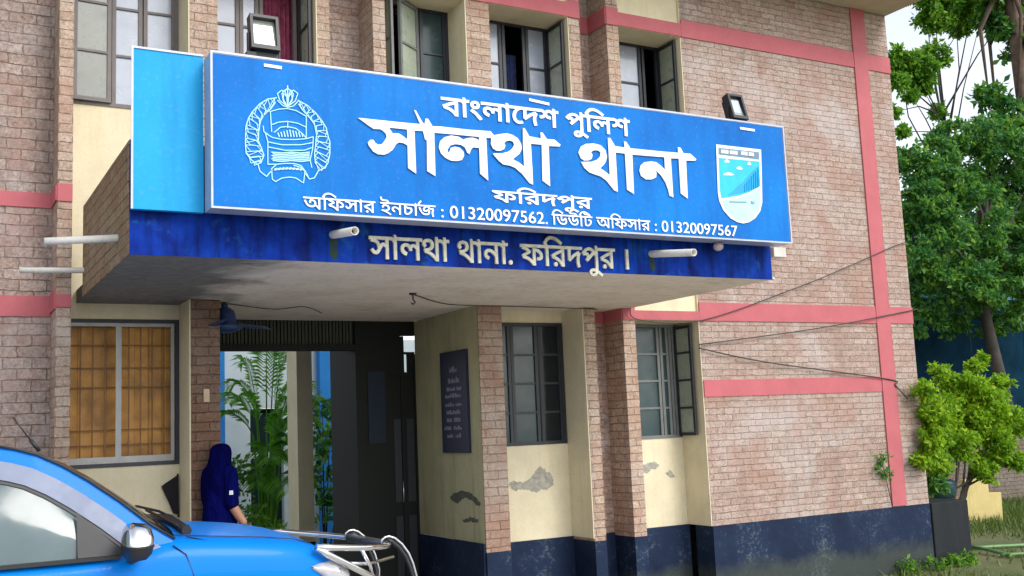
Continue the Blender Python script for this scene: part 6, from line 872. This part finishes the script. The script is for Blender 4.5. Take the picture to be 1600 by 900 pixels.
ey = MB(); [ey.ellipsoid((PX + .008 + s_ * .026, PY + .148, PZ + 1.52), (.011, .008, .007), 8, 6) for s_ in (-1, 1)]; ey.ellipsoid((PX + .008, PY + .148, PZ + 1.463), (.02, .008, .006), 8, 6); ey.build('eyes_and_mouth', M['black'], fo)
MB().box(PX + .15, PX + .18, PY - .148, PY - .135, PZ + 1.17, PZ + 1.205).build('sleeve_badge', M['letter'], P)

P.rotation_euler = (0, 0, R(-36)); P.scale = (.96, .96, .975)

# ------------------------------------------------------------------ plants
def leaves(name, blobs, count, size, mat, parent, seed, aspect=.5, droop=.3, shell_=.45, lobes=True, spread=.27):
    rg = np.random.default_rng(seed); B = np.array(blobs, float)
    w_ = B[:, 3] ** 2; idx = rg.choice(len(B), count, p=w_ / w_.sum())
    # each blob breaks into twig clumps with gaps in between
    d = rg.normal(size=(count, 3)); d /= np.linalg.norm(d, axis=1)[:, None]
    nt_ = 26; tw = rg.normal(size=(len(B), nt_, 3)); tw /= np.linalg.norm(tw, axis=2)[:, :, None]; tw *= rg.uniform(.35, 1.05, (len(B), nt_))[:, :, None]
    t_ = rg.integers(0, nt_, count)
    loc = tw[idx, t_] + d * (rg.random(count) ** .6)[:, None] * spread if lobes else d * (rg.random(count) ** shell_)[:, None]
    loc[:, 2] *= .85
    P_ = B[idx, :3] + loc * B[idx, 3][:, None]
    s_ = size * rg.uniform(.45, 1.5, count)
    a = rg.normal(size=(count, 3)); a[:, 2] -= droop; a /= np.linalg.norm(a, axis=1)[:, None]
    b = rg.normal(size=(count, 3)); b[:, 2] += .8; b = np.cross(a, b); b /= np.linalg.norm(b, axis=1)[:, None] + 1e-9
    nrm = np.cross(a, b)
    v = np.stack([P_, P_ + a * (s_ * .5)[:, None] + b * (s_ * aspect * .5)[:, None] + nrm * (s_ * .08)[:, None], P_ + a * s_[:, None], P_ + a * (s_ * .5)[:, None] - b * (s_ * aspect * .5)[:, None] + nrm * (s_ * .08)[:, None]], 1).reshape(-1, 3)
    o0 = np.array(origin(parent)); v = v - o0
    me = bpy.data.meshes.new(name); f = np.arange(count * 4).reshape(-1, 4)
    me.from_pydata(v.tolist(), [], f.tolist()); me.materials.append(mat); me.update()
    o = bpy.data.objects.new(name, me); COL.objects.link(o)
    if parent is not None: o.parent = parent
    return o
M['leaf_dense'] = leaf_mat('deep green leaves', [(.018, .095, .034), (.048, .20, .052), (.13, .33, .05), (.32, .50, .04)], .5)
M['leaf_bright'] = leaf_mat('fresh green leaves', [(.04, .15, .02), (.10, .27, .02), (.20, .42, .03), (.30, .50, .05)], .5)
M['leaf_bush'] = leaf_mat('yellow green leaves', [(.07, .20, .012), (.18, .38, .016), (.33, .54, .02), (.50, .64, .03)], .5)
M['leaf_back'] = leaf_mat('dark far leaves', [(.006, .028, .012), (.01, .045, .016), (.02, .07, .02)])  # far foliage has the darkest green of the leaf mixes
def limbs(base, blobs, r0, mat, parent, seed, extra=None):
    rg = random.Random(seed); mb = MB(); base = Vector(base)
    cz = sum(b[2] for b in blobs) / len(blobs); cx = sum(b[0] for b in blobs) / len(blobs); cy = sum(b[1] for b in blobs) / len(blobs)
    top = Vector((cx, cy, cz)); fork = base.lerp(top, .62) + Vector((rg.uniform(-.2, .2), 0, 0))
    pts = extra or [base, base.lerp(fork, .5) + Vector((rg.uniform(-.1, .1) * r0 * 8, 0, 0)), fork, top]
    mb.tube(pts, [lerp(r0, r0 * .45, i / (len(pts) - 1)) for i in range(len(pts))], 10)
    for b in blobs:
        c = Vector(b[:3]); s0 = Vector(pts[-2]).lerp(Vector(pts[-1]), rg.uniform(0, .8)); mid = s0.lerp(c, .5) + Vector((rg.uniform(-.1, .1), rg.uniform(-.1, .1), rg.uniform(0, .15))) * (c - s0).length
        mb.tube([s0, mid, c], [r0 * .38, r0 * .22, r0 * .08], 6)
    return mb.build('trunk', mat, parent)
T_dense = [[20.22,7,7.17,.82],[22.3,7.5,7.92,.87],[23.12,7,8.2,.87],[23.94,7,7.21,1.11],[20.0,6.6,5.88,.8],[21.89,7,6.36,1.07],[22.62,6.6,5.48,.91],[19.93,7,4.99,.58],[20.58,6.5,4.79,.65],[19.64,7,6.31,.44],[25.85,7.5,6.6,1.34],[24.35,8,7.45,.99],[25.17,7,8.47,.98],[21.2,7.2,7.3,.8],[21.4,6.6,5.2,.7],[20.6,7.6,4.1,.6],[21.8,7.8,4.2,.6],[23.2,7.6,4.3,.7],[24.6,7.6,4.4,.8],[19.91, 7, 7.75, 0.44],[21.51, 7.2, 8.31, 0.62],[23.26, 7.4, 8.8, 0.64],[20.1, 6.8, 6.44, 0.73],[24.17, 7.2, 8.43, 0.65],[19.3, 6.6, 5.34, 0.57],[21.53, 6.4, 4.66, 0.59],[22.68, 6.4, 4.69, 0.68]]
T_bright = [[22.27,9,11.08,0.37],[22.85,9,10.88,0.47],[23.79,9.2,11.43,0.42],[22.07,9,10.45,0.33],[23.29,9.2,10.52,0.38],[23.84,9,12.59,0.56],[25.12,9.3,13.13,0.61],[22.63,9,10.12,0.22],[25.43,9.4,12.58,0.32],[21.85,9,9.6,0.2],[26.43,9.4,13.19,0.48],[27.24,9.4,12.99,0.37],[22.38,9.2,9.2,0.2],[23.47,9,13.62,1.04],[26.48,9.4,14.51,1.11],[23.96,9.3,9.92,0.24]]
T_tall = [[25.64,8.4,12.29,.6],[24.92,8.4,10.21,.45],[26.1,8,11.85,.7],[25.47,8,9.63,.68],[27.44,8,13.16,1.08],[28.26,8.4,11.17,1.09],[25.13,8,13.33,.69],[25.31,8.5,9.3,.45]]
T_back = [[32.18,17,7.0,1.8],[34.97,17,7.17,1.9],[37.99,17,7.02,2.2],[41.52,17,7.5,2.5],[31.4,17,8.3,1.3],[31.2,17,4.6,1.3],[37.62,17,4.2,1.6],[34.5,17,4.2,1.8],[42,17,4.2,2.2],[28.5,17,5.5,1.8],[46,18,6,2.6]]
T_bush = [[12.39,.9,1.96,.34],[13.24,1.0,2.26,.33],[13.56,.8,1.92,.39],[12.61,.8,1.5,.38],[13.56,.8,1.46,.39],[11.64,.5,2.22,.17],[14.05,.8,1.67,.24],[13.56,1.0,2.53,.15],[13.79,1.0,2.67,.11],[13.99,.9,2.29,.17],[11.74,.6,1.62,.24],[13.31,1.0,1.84,.42],[13.22,.7,1.07,.2],[12.67,.9,2.49,.15],[13.87,.7,1.17,.17],[12.52,1.1,1.11,.23],[11.05,-.16,2.2,.15],[11.25,-.1,1.92,.2],[11.2,-.12,1.58,.2],[11.4,.0,1.75,.22],[11.0,-.12,1.35,.14],[11.55,.2,1.3,.22]]
t = thing('leafy_tree', 'dense dark green tree filling the right edge behind the bush', 'tree', (22.3, 7, 0)); leaves('crown', T_dense, 80000, .125, M['leaf_dense'], t, 1); limbs((22.6, 7, 0), T_dense, .2, M['bark_dark'], t, 1)
t = thing('leafy_tree', 'loose fresh green tree with white sky showing through, beside the eave', 'tree', (24, 9.2, 0)); leaves('crown', T_bright, 40000, .13, M['leaf_bright'], t, 2, spread=.36); limbs((24.2, 9.3, 0), T_bright, .08, M['bark_dark'], t, 2)
t = thing('leafy_tree', 'tall tree with a bare brown trunk at the top right corner', 'tree', (25.2, 8, 0)); leaves('crown', T_tall, 12000, .19, M['leaf_dense'], t, 3); limbs((24.9, 8, 0), T_tall, .26, M['wood'], t, 3, [(24.9, 8, 0), (25.0, 8, 2.5), (25.38, 8, 5.5), (25.85, 8, 9.3), (25.76, 8, 11.1), (25.72, 8, 12.9), (25.6, 8, 13.6), (25.4, 8, 15)])
t = thing('leafy_tree', 'dark far tree line behind the blue outbuilding', 'tree', (36, 17, 0)); leaves('crown', T_back, 16000, .40, M['leaf_back'], t, 4, lobes=False); limbs((36, 17, 0), T_back, .3, M['bark_dark'], t, 4)
t = thing('bush', 'bright yellow green bush growing at the right corner of the station', 'bush', (12.6, .9, 0)); leaves('foliage', T_bush, 46000, .062, M['leaf_bush'], t, 5, .55, spread=.36)
mb = MB(); rg_ = random.Random(8)
for b in T_bush: mb.tube([(12.55 + rg_.uniform(-.1, .1), .9, .0), (12.6 + (b[0] - 12.6) * .35, .9, .75 + rg_.uniform(-.1, .2)), tuple(b[:3])], [.028, .018, .006], 6)
mb.build('stem', M['bark_dark'], t)
T_dark = [[11.75,.55,1.25,.22],[12.0,.6,1.0,.22],[11.5,.4,1.55,.15],[12.25,.75,1.25,.2]]
t = thing('bush', 'dark climbing shrub in the shade against the corner under the bright bush', 'bush', (11.9, .6, .7)); leaves('foliage', T_dark, 2200, .08, M['leaf_dense'], t, 6); MB().tube([(11.9, .6, .0), (11.85, .6, .7), (11.8, .6, 1.3)], .018, 6).build('stem', M['bark_dark'], t)
t = thing('creeper', 'small creeper sprig on the brick beside the pink upright', 'plant', (10.35, -.02, 1.35)); leaves('foliage', [[10.36, -.04, 1.4, .10], [10.4, -.04, 1.22, .10], [10.3, -.04, 1.3, .06]], 160, .055, M['leaf_dense'], t, 7); MB().tube([(10.48, -.03, .8), (10.42, -.03, 1.1), (10.34, -.03, 1.45)], .005, 5).build('stem', M['bark_dark'], t)

# right side yard
lw = MB(); lw.box(11.18, 11.86, -.03, .55, 0, .79); tag(lw.build('low_wall', M['plinth_dark'] if 'plinth_dark' in M else paint_mat('dark damp plaster', (.010, .014, .020), (.05, .045, .03), .35), None, bevel=.01), 'low dark damp wall standing against the right corner', 'wall')
wt = MB(); wt.lathe([(0, 0), (.20, .0), (.24, .06), (.25, .22), (.235, .25), (.22, .25), (.21, .06), (0, .05)], (12.55, 1.0, .72), 'z', 22); wt.lathe([(.235, .18), (.252, .19), (.252, .21), (.235, .22)], (12.55, 1.0, .72), 'z', 22)
wt.lathe([(.2, 0), (.2, .72), (0, .72)], (12.55, 1.0, 0), 'z', 16); tag(wt.build('water_tub', plain('dark teal tub', (.015, .05, .065), .35)), 'dark teal tub on a stand beneath the bright bush', 'tub')
yb = MB(); yb.prism([(15.50, -.02), (15.55, .75), (16.20, .76), (16.20, .50), (16.52, .48), (16.50, 0)], 2.95, 3.0); yb.box(15.60, 15.66, 3.0, 3.5, 0, .06)
yb.tube([(15.7, 3.02, .62), (15.7, 3.45, .02)], .025, 6); tag(yb.build('wooden_board', paint_mat('weathered yellow board', (.58, .47, .20), (.25, .16, .05), .7)), 'pale yellow weathered board propped upright on the grass', 'board')
for a, b, l in (((12.83, .75, .035), (14.6, -.1, .035), 'longer green bamboo pole lying on the grass'), ((12.7, .62, .075), (12.45, -.15, .045), 'shorter pale bamboo pole lying across the other'), ((12.42, -.02, .04), (13.6, -.75, .04), 'bamboo pole lying nearest on the grass')):
    mb = MB(); A, Bq = Vector(a), Vector(b); mb.tube([A.lerp(Bq, i / 10) for i in range(11)], [.022 if i % 2 else .026 for i in range(11)], 8); tag(mb.build('bamboo_pole', M['bamboo'] if 'bamboo' in M else M.setdefault('bamboo', plain('green bamboo', (.16, .30, .11), .4))), l, 'pole', 'bamboo poles on the grass')
bw = MB(); bw.box(17.2, 34, 5.2, 5.4, 0, 1.75); tag(bw.build('boundary_wall', brick_mat('old boundary brick', (.8, .85, .8), .55)), 'old dim brick boundary wall behind the yellow board', 'wall')
bb = thing('outbuilding', 'dark blue shed with a turquoise roof edge under the dense tree', 'building', (24, 10, 0))
MB().box(20.4, 31, 9.2, 12, 0, 4.75).build('wall', plain('dark blue shed wall', (.004, .026, .050), .9, spec=.05, var=.4, scale=2), bb)
rb = MB()
for i in range(44): x = 20.2 + i * .25; rb.box(x, x + .22, 8.85 + .02 * (i % 2), 12.1, 4.76 + .012 * (i % 2), 4.84 + .012 * (i % 2))
rb.build('roof', plain('turquoise roof sheet', (.05, .38, .55), .4), bb); MB().box(22.6, 23.5, 9.17, 9.199, 0, 2.2).build('door', M['frame_dark'], bb)

# courtyard seen through the porch
cb = thing('courtyard_building', 'pale blue white building with bright blue pillars across the courtyard', 'building', (5.2, 8.3, 0))
M['pale'] = paint_mat('pale blue white paint', (.60, .70, .74), (.4, .5, .55), .3); M['bluepil'] = paint_mat('bright blue pillar paint', (.02, .22, .62), (.02, .1, .3), .3)
w_ = MB(); w_.box(2.2, 4.86, 8.3, 8.5, 0, 3.6); w_.box(5.42, 9, 8.3, 8.5, 0, 3.6); w_.box(4.86, 5.42, 8.3, 8.5, 2.45, 3.6); w_.box(4.861, 5.419, 8.36, 8.44, 1.62, 1.72); w_.build('wall', M['pale'], cb)
for x0, x1 in ((4.245, 4.40), (6.02, 6.22), (2.3, 2.5)): MB().box(x0, x1, 8.12, 8.299, 0, 3.6).build('pillar', M['bluepil'], cb)
d_ = MB(); d_.box(4.87, 5.41, 8.40, 8.43, .2, 1.619); d_.box(4.87, 5.41, 8.40, 8.43, 1.721, 2.44); dd = d_.build('door', plain('dark green door', (.010, .026, .028), .3), cb)
MB().box(4.90, 5.22, 8.36, 8.395, .68, .715).build('door_bar', M['pvc'], dd)
MB().lathe([(0, -.03), (.025, -.02), (.025, 0)], (5.15, 8.40, 1.35), 'y', 10).build('door_handle', M['steel'], dd)
M['palm'] = leaf_mat('palm leaflets', [(.05, .19, .02), (.12, .36, .03), (.24, .52, .04)], .5)
def palm(base, fronds, label, seed):
    t = thing('areca_palm', label, 'palm', base); base = Vector(base); rg = random.Random(seed)
    for (dx, dy, hz, tipz, ln) in fronds:
        n_ = 18; sp = []
        top = base + Vector((dx * .25, dy * .25, hz)); tip = base + Vector((dx, dy, tipz)); ctrl = base + Vector((dx * .55, dy * .55, max(hz, tipz) + .30))
        for i in range(n_ + 1):
            u = i / n_; sp.append((1-u)**2 * top + 2*u*(1-u) * ctrl + u*u * tip)
        fm = MB(); fm.tube(sp, [.011 - .008 * i / n_ for i in range(n_ + 1)], 5)
        for i in range(3, n_ + 1):
            tg = (sp[i] - sp[i-1]).normalized(); sd_ = tg.cross(Vector((0, 0, 1))).normalized()
            for s_ in (-1, 1):
                for off_ in (0, .5):
                    p = sp[i].lerp(sp[i-1], off_); l_ = ln * (.45 + .75 * math.sin(math.pi * min(1, (i / n_) * .9 + .08))) * rg.uniform(.85, 1.1)
                    d = (sd_ * s_ * .8 + tg * .55 + Vector((0, 0, .12))).normalized(); e = p + d * l_ + Vector((0, 0, -.28 * l_)); m_ = p + d * l_ * .5; wv = tg * .019
                    fm.add([tuple(p), tuple(m_ + wv), tuple(e), tuple(m_ - wv)], [(0, 1, 2, 3)])
        fm.build('frond', M['palm'], t, recalc=False)
        MB().tube([base + Vector((dx * .04, dy * .04, 0)), base + Vector((dx * .15, dy * .15, hz * .6)), top], [.022, .018, .012], 6).build('stem', M['palm'], t)
    return t
palm((4.35, 5.6, .1), [(-.80, -.1, 1.9, 2.10, .34), (-.45, .3, 2.1, 2.55, .32), (.35, -.2, 2.0, 3.0, .34), (.55, .2, 1.9, 2.3, .34), (-.1, -.5, 1.6, 1.55, .36), (.2, -.4, 1.7, 2.0, .36), (.5, .3, 1.5, 1.5, .36), (.05, .1, 2.2, 3.15, .3), (-.25, -.3, 1.3, 1.2, .34), (.75, -.1, 1.6, 2.0, .34), (.75, .2, 1.1, 1.1, .3), (-.62, -.35, 2.0, 2.35, .36), (.30, -.45, 1.5, 1.75, .38), (.1, -.6, 1.2, 1.1, .38), (.45, -.5, 1.9, 2.5, .36), (-.3, .2, 1.7, 2.9, .34), (.28, .1, 2.0, 3.3, .36)], 'arching green palm in the courtyard seen through the porch', 3)
for nm, lab, bl, n_, sz, mt in (('shrub', 'small leafy shrub with open twigs left of the palm, seen past the headscarf', [[3.75, 5.3, 1.55, .28], [3.6, 5.3, 1.2, .28], [3.9, 5.2, 1.0, .3], [3.55, 5.3, 1.75, .16]], 420, .10, 'leaf_dense'),
                            ('shrub', 'bright low shrub at the foot of the palm', [[4.0, 5.0, .75, .3], [4.25, 5.0, .6, .3], [3.8, 5.0, .5, .3]], 800, .11, 'leaf_bright'),
                            ('shrub', 'leafy shrub between the veranda post and the blue pillar', [[5.25, 5.8, 2.35, .28], [5.35, 5.8, 1.9, .32], [5.2, 5.8, 1.4, .35], [5.4, 5.7, .9, .35]], 850, .12, 'leaf_dense')):
    t = thing(nm, lab, 'shrub', (bl[0][0], bl[0][1], .0)); leaves('foliage', bl, n_, sz, M[mt], t, n_); mb = MB()
    for b in bl: mb.tube([(bl[0][0], bl[0][1], 0), (b[0] * .5 + bl[0][0] * .5, b[1], b[2] * .55), tuple(b[:3])], [.016, .011, .004], 5)
    mb.build('stem', M['bark_dark'], t)

# grass (nobody could count it)
rg = np.random.default_rng(11); n_ = 26000
gx = rg.uniform(10.2, 20.5, n_); gy = rg.uniform(-2.2, 5.0, n_); keep = ((gy < -.05) | (gx > 11.95)); gx, gy = gx[keep], gy[keep]
pat = np.array([noise.noise((a * .55, b * .55, 2.0)) for a, b in zip(gx, gy)]); keep = (pat + rg.normal(0, .22, len(gx)) > -.02) | (gy > 2.0); gx, gy = gx[keep], gy[keep]; n_ = len(gx)
h = rg.uniform(.03, .12, n_) * (1 + (gy > 1.8) * .8) ; an = rg.uniform(0, 6.28, n_); wv = .011; lean = rg.normal(0, .05, (n_, 2))
v = np.stack([np.stack([gx - wv * np.cos(an), gy - wv * np.sin(an), np.zeros(n_)], 1), np.stack([gx + wv * np.cos(an), gy + wv * np.sin(an), np.zeros(n_)], 1), np.stack([gx + lean[:, 0], gy + lean[:, 1], h], 1)], 1).reshape(-1, 3)
me = bpy.data.meshes.new('grass'); me.from_pydata(v.tolist(), [], np.arange(n_ * 3).reshape(-1, 3).tolist()); me.materials.append(leaf_mat('grass blades', [(.04, .09, .012), (.09, .15, .02), (.16, .20, .04)])); me.update()
o = bpy.data.objects.new('grass', me); COL.objects.link(o); tag(o, 'short green grass in the side yard', 'grass', kind='stuff')
for i, (x, y) in enumerate(((10.55, -.12), (10.95, -.18), (11.35, -.16), (11.62, -.14))):
    t = thing('weed', ('small weed tuft on the ground under the pink upright', 'leafy weed tuft just left of the building corner', 'weed tuft just right of the building corner', 'weed tuft at the middle of the low dark wall')[i], 'weed', (x, y, 0), 'weeds along the foot of the wall')
    leaves('foliage', [[x, y, .10, .13], [x + .07, y - .02, .06, .09]], 130, .06, M['leaf_bright'], t, 30 + i)
